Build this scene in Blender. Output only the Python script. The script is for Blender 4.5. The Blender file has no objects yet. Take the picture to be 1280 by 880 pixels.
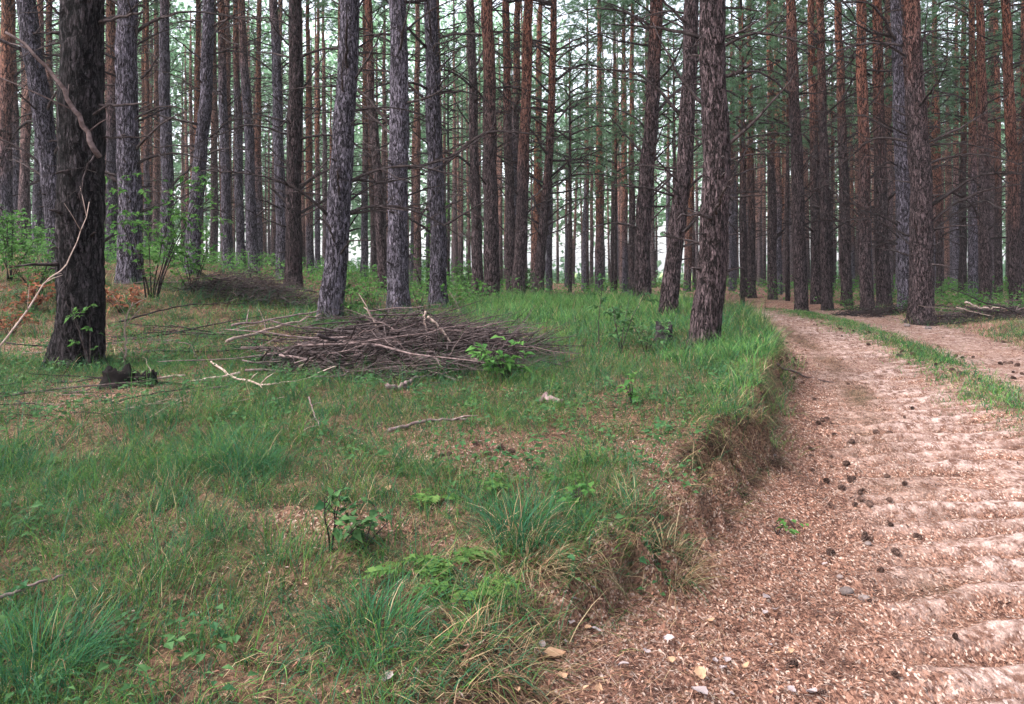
import bpy, math, random
import numpy as np
from mathutils import Vector, Matrix, Euler

# ------------------------------------------------------------------ camera, sky, sun, exposure
scene = bpy.context.scene
COL = scene.collection
F = 1004.0            # focal length in pixels of the 1280 px wide photograph
HOR = 340.0           # horizon row
EYE = 1.35
cam_d = bpy.data.cameras.new("camera")
cam = bpy.data.objects.new("camera", cam_d)
COL.objects.link(cam)
cam.location = (0, 0, EYE)
cam.rotation_euler = (math.radians(90), 0, 0)
cam_d.sensor_width = 36.0
cam_d.lens = 36.0 * F / 1280.0
cam_d.shift_y = -100.0 / 1280.0
cam_d.clip_start = 0.05
cam_d.clip_end = 3000.0
scene.camera = cam

world = bpy.data.worlds.new("World")
scene.world = world
world.use_nodes = True
wn = world.node_tree
for n in list(wn.nodes):
    wn.nodes.remove(n)
SUN_EL, SUN_AZ = math.radians(50), math.radians(248)     # high on the left, a little behind the camera, behind thin cloud
sky = wn.nodes.new("ShaderNodeTexSky")
sky.sky_type = 'NISHITA'
sky.sun_disc = False
sky.sun_elevation = SUN_EL
sky.sun_rotation = SUN_AZ
sky.dust_density = 3.0
sky.air_density = 1.0
hs = wn.nodes.new("ShaderNodeHueSaturation")
hs.inputs["Saturation"].default_value = 0.35           # overcast: most of the blue is gone
bgn = wn.nodes.new("ShaderNodeBackground")
bgn.inputs["Strength"].default_value = 0.12
outw = wn.nodes.new("ShaderNodeOutputWorld")
wn.links.new(sky.outputs[0], hs.inputs["Color"])
wn.links.new(hs.outputs[0], bgn.inputs[0])
wn.links.new(bgn.outputs[0], outw.inputs[0])

sun_d = bpy.data.lights.new("sun", 'SUN')
sun_d.energy = 1.5
sun_d.angle = math.radians(25)
sun_d.color = (1.0, 0.95, 0.9)
sun = bpy.data.objects.new("sun", sun_d)
COL.objects.link(sun)
sdir = Vector((math.sin(SUN_AZ) * math.cos(SUN_EL), math.cos(SUN_AZ) * math.cos(SUN_EL), math.sin(SUN_EL)))
sun.rotation_euler = sdir.to_track_quat('Z', 'Y').to_euler()
sun.location = (0, 0, 40)

vs = scene.view_settings
scene.display_settings.display_device = 'sRGB'
vs.view_transform = 'Standard'
vs.look = 'None'
vs.exposure = 2.38
vs.gamma = 1.0
scene.render.engine = 'CYCLES'
cy = scene.cycles
cy.max_bounces = 5
cy.diffuse_bounces = 3
cy.glossy_bounces = 1
cy.transmission_bounces = 3
cy.transparent_max_bounces = 4
cy.volume_bounces = 0
cy.use_adaptive_sampling = True
cy.adaptive_threshold = 0.02
cy.use_denoising = True
try:
    cy.denoiser = 'OPENIMAGEDENOISE'
except Exception:
    pass
cy.caustics_reflective = False
cy.caustics_refractive = False

rng = np.random.default_rng(7)
random.seed(7)

# ------------------------------------------------------------------ numeric noise
def _hash(ix, iy, iz, seed):
    h = (ix.astype(np.int64) * 374761393 + iy.astype(np.int64) * 668265263 + iz.astype(np.int64) * 2147483647 + seed * 1274126177) & 0xFFFFFFFF
    h = ((h ^ (h >> 13)) * 1274126177) & 0xFFFFFFFF
    h = (h ^ (h >> 16)) & 0xFFFFFF
    return h / float(0xFFFFFF)

def vnoise(x, y, z=None, seed=0):
    x = np.asarray(x, float); y = np.asarray(y, float)
    z = np.zeros_like(x) if z is None else np.asarray(z, float)
    ix, iy, iz = np.floor(x), np.floor(y), np.floor(z)
    fx, fy, fz = x - ix, y - iy, z - iz
    fx = fx * fx * (3 - 2 * fx); fy = fy * fy * (3 - 2 * fy); fz = fz * fz * (3 - 2 * fz)
    r = 0
    for a in (0, 1):
        for b in (0, 1):
            for c in (0, 1):
                w = (fx if a else 1 - fx) * (fy if b else 1 - fy) * (fz if c else 1 - fz)
                r = r + w * _hash(ix + a, iy + b, iz + c, seed)
    return r * 2 - 1

def fbm(x, y, z=None, seed=0, oct=4):
    r, a, s = 0, 0.5, 1.0
    for o in range(oct):
        r = r + a * vnoise(np.asarray(x) * s, np.asarray(y) * s, None if z is None else np.asarray(z) * s, seed + o * 17)
        a *= 0.5; s *= 2.03
    return r

def sstep(a, b, x):
    t = np.clip((np.asarray(x, float) - a) / (b - a), 0, 1)
    return t * t * (3 - 2 * t)

def table(xs, ys, sig):
    g = np.linspace(-5, 160, 3301)
    v = np.interp(g, xs, ys)
    k = np.arange(-60, 61) * (g[1] - g[0])
    w = np.exp(-(k / sig) ** 2 / 2); w /= w.sum()
    v2 = np.convolve(np.pad(v, 60, mode='edge'), w, 'valid')
    return lambda d: np.interp(d, g, v2)

# ------------------------------------------------------------------ the lie of the land
hL = table([0, 2.4, 3.4, 4.4, 5.6, 7.5, 9, 11.5, 13, 16, 20, 30, 50, 80, 120], [1.30, 1.19, 1.07, .98, .91, .83, .78, .69, .63, .62, .65, .75, .85, 1.0, 1.1], .5)
hR = table([0, 2.5, 5, 7, 10, 14, 17, 19, 23, 30, 40, 80], [1.42, 1.39, 1.30, 1.20, 1.12, 1.02, .93, .91, 1.10, 1.2, 1.15, 1.1], .6)
hV = table([0, 3, 6, 10, 14, 20, 30, 50, 80], [1.25, 1.15, 1.02, .93, .84, .86, .9, .95, 1.0], .8)
cT = table([0, 2.5, 5, 7.2, 10.2, 14, 17, 20, 25, 35, 45, 60, 90, 150], [2.0, 2.8, 3.65, 4.4, 5.25, 6.05, 6.3, 6.0, 4.3, -.5, -6, -15, -34, -80], .7)
bwT = table([0, 2.6, 3.45, 4.3, 5.5, 8, 12, 30], [1.4, 1.2, .9, .67, .5, .36, .32, .4], .35)

def track_u(X, Y):
    sl = (cT(Y + .2) - cT(Y - .2)) / .4
    return (X - cT(Y)) / np.sqrt(1 + .55 * sl * sl)

def bank_t(X, Y):
    u = track_u(X, Y)
    e = .16 * fbm(X * 1.3, Y * 1.3, seed=5) + .10 * vnoise(X * 4, Y * 4, seed=6)
    e = e * sstep(1.5, 5, Y)
    return u, e

def ridges(X, Y, u):
    """Cross ridges pressed into the left rut by heavy tyres, -1 .. 1, patchy."""
    wob = .8 * fbm(X * .7, Y * .7, seed=11) + .16 * fbm(X * 3, Y * 3, seed=12)
    rid = np.sin(2 * math.pi * ((Y - .10 * X) / .26 + wob))
    rid = rid + .28 * np.sin(2 * math.pi * ((Y - .10 * X) / .15 + 1.7 * wob)) + .3 * vnoise(X * 8, Y * 14, seed=19)
    rid = np.clip(rid * 1.25, -1, 1)
    return rid * sstep(-.5, .15, fbm(X * 1.1, Y * 1.8, seed=13) + .08) * np.clip(1.3 - np.abs(u + .7) / 1.1, .1, 1)

def ground(X, Y, fine=False):
    X = np.asarray(X, float); Y = np.asarray(Y, float)
    u, e = bank_t(X, Y)
    bw = bwT(Y)
    lw = -1.62
    tb = (u + e - (lw - bw)) / bw
    sh = .66 * sstep(1.9, 3.3, Y)
    t = sh * sstep(-.02, .17, tb + .16 * vnoise(X * 7, Y * 7, seed=8) + .1 * vnoise(X * 17, Y * 17, seed=10)) + (1 - sh) * sstep(-.1, 1, tb)
    rise = .145 * np.log1p(np.exp((-X - 2.3) * 2)) / 2 * sstep(8.0, 13, Y)
    rise = 1.5 * np.tanh(rise / 1.5)
    left = -hL(Y) + rise + .05 * fbm(X * .6, Y * .6, seed=1) + .03 * fbm(X * 2.1, Y * 2.1, seed=2)
    lip = .07 * np.exp(-((u + e - (lw - bw - .12)) / .18) ** 2) * sstep(3, 6, Y)
    road = -hR(Y) + .06 * np.exp(-(u / .33) ** 2) + .03 * fbm(X * 1.1, Y * 1.1, seed=3)
    road = road + .05 * np.exp(-((u + .45) / .2) ** 2) * 0
    rt = sstep(1.75, 2.9, u + .3 * vnoise(X * .9, Y * .9, seed=9))
    verge = -hV(Y) + .06 * fbm(X * .7, Y * .7, seed=4) + .22 * np.exp(-(((X - 7.9) / .9) ** 2 + ((Y - 17.2) / 1.1) ** 2))
    h = left * (1 - t) + (road * (1 - rt) + verge * rt) * t + lip
    if fine:
        on = sstep(.55, 1.15, tb) * (1 - rt) * (1 - np.exp(-(u / .35) ** 2))
        h = h + .031 * on * ridges(X, Y, u) + on * .03 * fbm(X * 6, Y * 8, seed=14)
        slope = t * (1 - t) * 4
        h = h + slope * (.035 * fbm(X * 6, Y * 6, seed=15)) + (1 - t) * (.02 * fbm(X * 5, Y * 5, seed=16))
        h = h + (slope * .5 + on * .3 + .2) * .012 * vnoise(X * 28, Y * 28, seed=18)
    return EYE + h

def gz(x, y):
    return float(ground(np.array([x]), np.array([y]), True)[0])

def pix(px, py, lo=1.5, hi=90.0):
    """Where the ray through a pixel of the photograph meets the ground."""
    d = np.geomspace(lo, hi, 3000)
    z = EYE + (HOR - py) / F * d
    g = ground((px - 640) / F * d, d)
    b = np.nonzero(z < g)[0]
    k = d[b[0]] if len(b) else None
    return k

def P(px, py, fallback=12.0):
    d = pix(px, py)
    if d is None:
        d = fallback
    x = (px - 640) / F * d
    return Vector((x, d, gz(x, d)))

def at(px, py, d):
    return Vector(((px - 640) / F * d, d, EYE + (HOR - py) / F * d))

# ------------------------------------------------------------------ mesh helpers
class MB:
    def __init__(s):
        s.v = []; s.f = []; s.m = []; s.n = 0; s.t = []
    def add(s, v, f, mat=0, tint=None):
        v = np.asarray(v, float).reshape(-1, 3)
        s.v.append(v)
        for q in f:
            s.f.append(tuple(int(i) + s.n for i in q))
        s.m.extend([mat] * len(f))
        if tint is not None:
            s.t.append(np.tile(np.array(list(tint) + [1.0]), (len(v), 1)))
        s.n += len(v)
    def tube(s, pts, rad, seg=5, mat=0, tip=True, tint=None):
        pts = np.asarray(pts, float); rad = np.asarray(rad, float) * np.ones(len(pts))
        tg = np.gradient(pts, axis=0)
        tg /= np.linalg.norm(tg, axis=1)[:, None] + 1e-9
        ref = np.array([0, 0, 1.0]) if abs(tg[0][2]) < .8 else np.array([1.0, 0, 0])
        a = np.cross(tg, ref); a /= np.linalg.norm(a, axis=1)[:, None] + 1e-9
        b = np.cross(tg, a)
        th = np.arange(seg) * 2 * math.pi / seg
        v = pts[:, None, :] + rad[:, None, None] * (np.cos(th)[None, :, None] * a[:, None, :] + np.sin(th)[None, :, None] * b[:, None, :])
        n = len(pts); f = []
        for i in range(n - 1):
            for j in range(seg):
                k = (j + 1) % seg
                f.append((i * seg + j, i * seg + k, (i + 1) * seg + k, (i + 1) * seg + j))
        f.append(tuple(range(seg - 1, -1, -1)))
        f.append(tuple((n - 1) * seg + j for j in range(seg)))
        s.add(v.reshape(-1, 3), f, mat, tint)
    def mesh(s, name, mats, smooth=True):
        return fast_mesh(name, np.concatenate(s.v), s.f, mats, s.m, smooth, np.concatenate(s.t) if s.t else None)

def fast_mesh(name, v, f, mats, mi=None, smooth=False, tint=None):
    me = bpy.data.meshes.new(name)
    if isinstance(f, np.ndarray):
        nf, k = f.shape
        ls = np.arange(nf) * k; lt = np.full(nf, k); li = f.ravel()
    else:
        lt = np.array([len(q) for q in f]); ls = np.concatenate([[0], np.cumsum(lt)[:-1]])
        li = np.fromiter((i for q in f for i in q), dtype=np.int64)
    me.vertices.add(len(v)); me.vertices.foreach_set("co", np.asarray(v, np.float32).ravel())
    me.loops.add(len(li)); me.loops.foreach_set("vertex_index", li.astype(np.int32))
    me.polygons.add(len(lt)); me.polygons.foreach_set("loop_start", ls.astype(np.int32))
    for m in mats:
        me.materials.append(m)
    if mi is not None:
        me.polygons.foreach_set("material_index", np.asarray(mi, np.int32))
    me.polygons.foreach_set("use_smooth", np.full(len(lt), smooth))
    if tint is not None:
        at_ = me.attributes.new("tint", 'FLOAT_COLOR', 'POINT')
        at_.data.foreach_set("color", np.asarray(tint, np.float32).ravel())
    me.update(calc_edges=True)
    return me

def obj(name, me, parent=None, loc=(0, 0, 0)):
    o = bpy.data.objects.new(name, me)
    COL.objects.link(o)
    o.location = loc
    if parent is not None:
        o.parent = parent
    return o

def tag(o, label, cat=None, group=None, kind=None):
    if label: o["label"] = label
    if cat: o["category"] = cat
    if group: o["group"] = group
    if kind: o["kind"] = kind
    return o

def thing(name, label, cat, loc, group=None):
    o = bpy.data.objects.new(name, None)
    COL.objects.link(o)
    o.empty_display_size = .2
    o.location = loc
    return tag(o, label, cat, group)

# ------------------------------------------------------------------ materials
def newmat(name):
    m = bpy.data.materials.new(name)
    m.use_nodes = True
    nt = m.node_tree
    for n in list(nt.nodes):
        nt.nodes.remove(n)
    return m, nt

class NT:
    def __init__(s, nt): s.nt = nt
    def n(s, t, **kw):
        k = s.nt.nodes.new(t)
        for a, b in kw.items(): setattr(k, a, b)
        return k
    def l(s, a, b): s.nt.links.new(a, b)
    def math(s, op, a, b=None, clamp=False):
        k = s.n("ShaderNodeMath", operation=op); k.use_clamp = clamp
        for i, q in enumerate((a, b)):
            if q is None: continue
            if isinstance(q, (int, float)): k.inputs[i].default_value = q
            else: s.l(q, k.inputs[i])
        return k.outputs[0]
    def mix(s, fac, a, b):
        k = s.n("ShaderNodeMix", data_type='RGBA')
        for i, q in ((0, fac), (6, a), (7, b)):
            if isinstance(q, (int, float)): k.inputs[i].default_value = q
            elif isinstance(q, tuple): k.inputs[i].default_value = q + (1.0,)
            else: s.l(q, k.inputs[i])
        return k.outputs[2]
    def noise(s, vec, scale, detail=3, rough=.55, dist=0):
        k = s.n("ShaderNodeTexNoise"); k.inputs["Scale"].default_value = scale
        k.inputs["Detail"].default_value = detail; k.inputs["Roughness"].default_value = rough; k.inputs["Distortion"].default_value = dist
        s.l(vec, k.inputs["Vector"]); return k
    def ramp(s, x, a, b):
        k = s.n("ShaderNodeMapRange"); k.inputs[1].default_value = a; k.inputs[2].default_value = b
        k.interpolation_type = 'SMOOTHSTEP'
        s.l(x, k.inputs[0]); return k.outputs[0]
    def principled(s, col, rough=.8, bump=None, bstr=.5, bdist=.02, spec=.2):
        k = s.n("ShaderNodeBsdfPrincipled")
        if isinstance(col, tuple): k.inputs["Base Color"].default_value = col + (1,)
        else: s.l(col, k.inputs["Base Color"])
        k.inputs["Roughness"].default_value = rough
        k.inputs["Specular IOR Level"].default_value = spec
        if bump is not None:
            bn = s.n("ShaderNodeBump"); bn.inputs["Strength"].default_value = bstr; bn.inputs["Distance"].default_value = bdist
            s.l(bump, bn.inputs["Height"]); s.l(bn.outputs[0], k.inputs["Normal"])
        o = s.n("ShaderNodeOutputMaterial"); s.l(k.outputs[0], o.inputs[0])
        return k

def bark_material(name, grey, pale, fiss, orange, scale=1.0):
    m, nt = newmat(name); N = NT(nt)
    tc = N.n("ShaderNodeTexCoord"); oi = N.n("ShaderNodeObjectInfo")
    mp = N.n("ShaderNodeMapping"); mp.inputs["Scale"].default_value = (1, 1, .24)
    rv = N.n("ShaderNodeCombineXYZ"); r50 = N.math('MULTIPLY', oi.outputs["Random"], 50)
    N.l(r50, rv.inputs[0]); N.l(r50, rv.inputs[2]); N.l(rv.outputs[0], mp.inputs["Location"])
    N.l(tc.outputs["Object"], mp.inputs["Vector"])
    f1 = N.noise(mp.outputs[0], 22 * scale, 5, .65, .5)
    f2 = N.noise(mp.outputs[0], 52 * scale, 4, .6, .5)
    a1 = N.math('ABSOLUTE', N.math('SUBTRACT', f1.outputs["Fac"], .5))
    a2 = N.math('ABSOLUTE', N.math('SUBTRACT', f2.outputs["Fac"], .5))
    plate = N.math('MULTIPLY', N.ramp(a1, .006, .07), N.math('ADD', .3, N.math('MULTIPLY', N.ramp(a2, .0, .06), .7)))
    flake = N.noise(mp.outputs[0], 40 * scale, 5, .7)
    big = N.noise(mp.outputs[0], 4.5 * scale, 3)
    fine = N.noise(tc.outputs["Object"], 70, 4, .65)
    cp = N.mix(N.ramp(flake.outputs["Fac"], .38, .68), grey, pale)
    cp = N.mix(N.math('MULTIPLY', N.ramp(fine.outputs["Fac"], .45, .75), .6), cp, tuple(c * .4 for c in grey))
    # height along the trunk: thick grey plates below, thin orange bark above
    at_ = N.n("ShaderNodeAttribute", attribute_type='OBJECT', attribute_name="redness")
    sx = N.n("ShaderNodeSeparateXYZ"); N.l(tc.outputs["Object"], sx.inputs[0])
    st = N.math('MULTIPLY', N.math('SUBTRACT', 1.0, at_.outputs["Fac"]), 8.0)
    hh = N.math('SUBTRACT', N.math('ADD', sx.outputs[2], N.math('MULTIPLY', N.math('SUBTRACT', big.outputs["Fac"], .5), 5.0)), st)
    up = N.ramp(hh, -1.0, 3.0)
    co = N.mix(N.ramp(big.outputs["Fac"], .3, .7), orange, tuple(c * .6 + .03 for c in orange))
    cp = N.mix(N.math('MULTIPLY', up, .85), cp, co)
    col = N.mix(plate, fiss, cp)
    tone = N.math('ADD', N.math('MULTIPLY', oi.outputs["Random"], .5), .75)
    hv = N.n("ShaderNodeHueSaturation"); N.l(tone, hv.inputs["Value"]); N.l(col, hv.inputs["Color"])
    hgt = N.math('ADD', plate, N.math('MULTIPLY', fine.outputs["Fac"], .5))
    N.principled(hv.outputs[0], .9, hgt, 1.0, .03, .06)
    return m

BARK = bark_material("pine_bark", (.105, .09, .118), (.26, .228, .275), (.010, .008, .010), (.42, .165, .085))
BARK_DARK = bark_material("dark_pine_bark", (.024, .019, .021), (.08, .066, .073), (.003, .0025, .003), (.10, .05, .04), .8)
BARK_RED = bark_material("brown_pine_bark", (.075, .052, .057), (.175, .125, .13), (.008, .006, .006), (.38, .14, .085))

BARK_FAR = bark_material("pinkish_pine_bark", (.13, .095, .105), (.27, .20, .21), (.02, .015, .016), (.42, .205, .15))

def twig_material(name, a, b, c):
    m, nt = newmat(name); N = NT(nt)
    tc = N.n("ShaderNodeTexCoord"); oi = N.n("ShaderNodeObjectInfo"); geo = N.n("ShaderNodeNewGeometry")
    ns = N.noise(tc.outputs["Object"], 22, 4, .6)
    col = N.mix(N.ramp(ns.outputs["Fac"], .35, .65), a, b)
    col = N.mix(N.math('MULTIPLY', geo.outputs["Random Per Island"], .55), col, c)
    hv = N.n("ShaderNodeHueSaturation"); N.l(N.math('ADD', N.math('MULTIPLY', oi.outputs["Random"], .8), .6), hv.inputs["Value"]); N.l(col, hv.inputs["Color"])
    N.principled(hv.outputs[0], .95, ns.outputs["Fac"], .6, .01, .04)
    return m

DEADWOOD = twig_material("dead_wood", (.022, .016, .016), (.07, .054, .055), (.012, .009, .009))
STICK = twig_material("fallen_stick", (.085, .058, .056), (.19, .14, .138), (.045, .03, .029))
PALE_STICK = twig_material("pale_stick", (.21, .15, .13), (.38, .29, .26), (.16, .11, .09))
CHAR = twig_material("charred_wood", (.003, .0025, .0025), (.010, .008, .008), (.006, .005, .005))
STUMPW = twig_material("weathered_stump", (.018, .015, .016), (.05, .042, .045), (.012, .010, .010))

def leaf_material(name, a, b, trans=.4, use_tint=False, rough=.55):
    m, nt = newmat(name); N = NT(nt)
    geo = N.n("ShaderNodeNewGeometry")
    if use_tint:
        at_ = N.n("ShaderNodeAttribute", attribute_name="tint"); col = at_.outputs["Color"]
    else:
        oi = N.n("ShaderNodeObjectInfo")
        col = N.mix(geo.outputs["Random Per Island"], a, b)
        hv = N.n("ShaderNodeHueSaturation"); N.l(N.math('ADD', N.math('MULTIPLY', oi.outputs["Random"], .4), .8), hv.inputs["Value"]); N.l(col, hv.inputs["Color"])
        col = hv.outputs[0]
    d = N.n("ShaderNodeBsdfPrincipled"); N.l(col, d.inputs["Base Color"]); d.inputs["Roughness"].default_value = rough; d.inputs["Specular IOR Level"].default_value = .06
    t = N.n("ShaderNodeBsdfTranslucent"); N.l(col, t.inputs[0])
    mx = N.n("ShaderNodeMixShader"); mx.inputs[0].default_value = trans
    N.l(d.outputs[0], mx.inputs[1]); N.l(t.outputs[0], mx.inputs[2])
    o = N.n("ShaderNodeOutputMaterial"); N.l(mx.outputs[0], o.inputs[0])
    return m

NEEDLE = leaf_material("pine_needles", (.06, .13, .075), (.14, .24, .13), .5)
LEAF = leaf_material("broad_leaves", (.04, .115, .03), (.095, .20, .05), .45)
LEAF_DARK = leaf_material("dark_broad_leaves", (.03, .085, .035), (.07, .14, .05), .35)
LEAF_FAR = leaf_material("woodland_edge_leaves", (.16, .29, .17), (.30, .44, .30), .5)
RUST = leaf_material("rusty_bracken", (.15, .05, .03), (.26, .11, .06), .3)
FERN = leaf_material("fern_fronds", (.05, .12, .03), (.11, .18, .05), .4)
TINTED = leaf_material("grass_blades", None, None, .35, True)
LITTER = leaf_material("needle_litter", None, None, .08, True, .8)
DRYLEAF = leaf_material("dry_leaf", (.30, .15, .08), (.45, .30, .2), .2)
PALELEAF = leaf_material("pale_dry_leaf", (.19, .15, .15), (.30, .25, .255), .15)
CONE = twig_material("pine_cone_scales", (.05, .03, .026), (.12, .075, .06), (.03, .018, .016))
STONE = twig_material("grey_stone", (.11, .085, .08), (.2, .16, .155), (.07, .055, .05))

def ground_material():
    m, nt = newmat("forest_floor"); N = NT(nt)
    geo = N.n("ShaderNodeNewGeometry")
    pos = geo.outputs["Position"]
    ak = N.n("ShaderNodeAttribute", attribute_name="mask")      # r: track sand, g: needle litter, b: green field beyond the wood
    sp = N.n("ShaderNodeSeparateColor"); N.l(ak.outputs["Color"], sp.inputs[0])
    n1 = N.noise(pos, 2.2, 5, .6); n2 = N.noise(pos, 14, 5, .65); n3 = N.noise(pos, 75, 4, .7)
    v = N.n("ShaderNodeTexVoronoi", feature='F1'); v.inputs["Scale"].default_value = 130
    mp = N.n("ShaderNodeMapping"); mp.inputs["Scale"].default_value = (1, .45, 1); mp.inputs["Rotation"].default_value = (0, 0, .6); N.l(pos, mp.inputs[0]); N.l(mp.outputs[0], v.inputs["Vector"])
    vs_ = N.n("ShaderNodeSeparateColor"); N.l(v.outputs["Color"], vs_.inputs[0])
    # mossy, humus soil below the grass
    soil = N.mix(N.ramp(n2.outputs["Fac"], .35, .68), (.024, .017, .013), (.12, .07, .046))
    soil = N.mix(N.math('MULTIPLY', N.ramp(n1.outputs["Fac"], .48, .66), .4), soil, (.035, .055, .02))
    soil = N.mix(N.math('MULTIPLY', N.ramp(vs_.outputs[0], .45, .95), .6), soil, (.20, .115, .08))
    soil = N.mix(N.ramp(n3.outputs["Fac"], .52, .72), soil, (.018, .013, .010))
    # brown needle litter
    lit = N.mix(N.ramp(vs_.outputs[0], .1, .9), (.075, .036, .027), (.28, .15, .108))
    lit = N.mix(N.ramp(n3.outputs["Fac"], .5, .75), lit, (.10, .05, .04))
    lit = N.mix(N.math('MULTIPLY', N.ramp(vs_.outputs[1], .86, .93), .8), lit, (.55, .42, .35))
    lit = N.mix(N.math('MULTIPLY', N.ramp(n1.outputs["Fac"], .48, .66), .7), lit, (.07, .038, .03))
    # pink sand of the wheel ruts
    snd = N.mix(N.ramp(n2.outputs["Fac"], .38, .66), (.095, .05, .038), (.42, .305, .27))
    snd = N.mix(N.math('MULTIPLY', N.ramp(n1.outputs["Fac"], .5, .72), .5), snd, (.22, .12, .09))
    snd = N.mix(N.math('MULTIPLY', N.ramp(n3.outputs["Fac"], .55, .72), .7), snd, (.13, .075, .06))
    snd = N.mix(N.math('MULTIPLY', N.ramp(vs_.outputs[2], .8, .95), .6), snd, (.48, .38, .355))
    c = N.mix(sp.outputs[1], soil, lit)
    c = N.mix(sp.outputs[0], c, snd)
    fld = N.mix(n1.outputs["Fac"], (.14, .22, .07), (.25, .33, .13))
    c = N.mix(sp.outputs[2], c, fld)
    h = N.math('ADD', N.math('MULTIPLY', n3.outputs["Fac"], .6), N.math('ADD', n2.outputs["Fac"], N.math('MULTIPLY', vs_.outputs[0], .35)))
    N.principled(c, .95, h, .9, .025, .04)
    return m
GROUND = ground_material()

# ------------------------------------------------------------------ ground sheet
def axis(segs):
    out = [segs[0][0]]
    for a, b, s0, s1 in segs:
        x = a; n = max(2, int(2 * abs(b - a) / (s0 + s1)))
        st = np.linspace(s0, s1, n); st *= (b - a) / st.sum()
        out.extend(list(a + np.cumsum(st)))
    return np.array(out)
gx = axis([(-600, -60, 60, 6), (-60, -14, 5, .4), (-14, -4, .35, .06), (-4, 5, .04, .04), (5, 9, .045, .08), (9, 16, .1, .4), (16, 60, .5, 5), (60, 600, 6, 60)])
gy = axis([(-40, 0, 5, .5), (0, 1.6, .4, .05), (1.6, 7, .026, .03), (7, 14, .032, .08), (14, 24, .09, .25), (24, 60, .3, 2), (60, 130, 2.5, 6), (130, 900, 8, 90)])
GX, GY = np.meshgrid(gx, gy)
GZ = ground(GX, GY, True)

# bare, needle covered patches in the grass (photo pixels: x, y, radii in px)
BARE_PX = [(150, 485, 120, 16), (50, 505, 90, 20), (230, 500, 80, 14), (170, 500, 130, 26), (565, 570, 120, 24), (640, 590, 60, 20), (430, 655, 90, 18), (820, 580, 60, 30), (90, 430, 120, 22), (640, 720, 70, 30), (850, 640, 40, 40), (580, 690, 60, 14)]
BARE = []
for a, b, rx, ry in BARE_PX:
    c0 = P(a, b)
    near, far = pix(a, b + ry) or c0.y, pix(a, b - ry) or c0.y + 1
    BARE.append((c0.x, (near + far) / 2, rx / F * c0.y, max(.12, (far - near) / 2)))

def bare(X, Y):
    r = np.zeros_like(X)
    for cx, cyy, rx, ry in BARE:
        q = ((X - cx) / rx) ** 2 + ((Y - cyy) / ry) ** 2
        r = np.maximum(r, np.exp(-q * 1.2))
    return np.clip(r + .35 * fbm(X * 3, Y * 3, seed=31) * (r > .15), 0, 1)

def masks(X, Y):
    u, e = bank_t(X, Y); bw = bwT(Y)
    tb = (u + e - (-1.62 - bw)) / bw                     # 0 at the bank's top, 1 at its foot
    edge = .35 * fbm(X * 2.2, Y * 2.2, seed=41)
    sand = sstep(-1.7, -1.2, u + .5 * edge) * (1 - sstep(1.55, 1.95, u + edge))
    sand = sand * (1 - .55 * np.exp(-((u - .0) / .3) ** 2))
    sand = sand * (.5 + .5 * np.clip(ridges(X, Y, u) * 1.1 + .7 * vnoise(X * 3.1, Y * 5, seed=42), -1, 1))
    litter = sstep(-.25, .25, tb + edge * .6)
    band = np.exp(-((u + 1.22 + .25 * edge) / .2) ** 2) * sstep(2.5, 4, Y) * np.clip(.7 + fbm(X * 2, Y * 1.2, seed=44), 0, 1)
    sand = sand * (1 - .95 * band); litter = litter * (1 - .85 * band)
    litter = litter * (1 - .8 * np.exp(-((tb - .08) / .13) ** 2) * sstep(2.4, 4, Y))
    litter = np.maximum(litter, bare(X, Y))
    deep = sstep(13, 19, Y) * .3 * (1 - sstep(-1.5, .5, X) * (1 - sstep(5, 9, X))) * .5
    litter = np.maximum(litter, np.clip(deep + .4 * fbm(X * .7, Y * .7, seed=43), 0, 1) * sstep(11, 16, Y))
    litter = np.maximum(litter, .5 * sstep(2.4, 3.2, u) * (Y < 60))
    field = sstep(72, 82, Y)
    return sand, litter * (1 - field), field, tb, u

sand, litt, fld, _, _ = masks(GX, GY)
nx, ny = len(gx), len(gy)
idx = np.arange(nx * ny).reshape(ny, nx)
gf = np.stack([idx[:-1, :-1], idx[:-1, 1:], idx[1:, 1:], idx[1:, :-1]], -1).reshape(-1, 4)
gme = fast_mesh("ground", np.stack([GX, GY, GZ], -1).reshape(-1, 3), gf, [GROUND], None, True)
ma = gme.attributes.new("mask", 'FLOAT_COLOR', 'POINT')
ma.data.foreach_set("color", np.stack([sand, litt, fld, np.ones_like(fld)], -1).astype(np.float32).ravel())
tag(obj("ground", gme), "forest floor with a sandy rutted track and a grassy bank", None, None, "structure")

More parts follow.
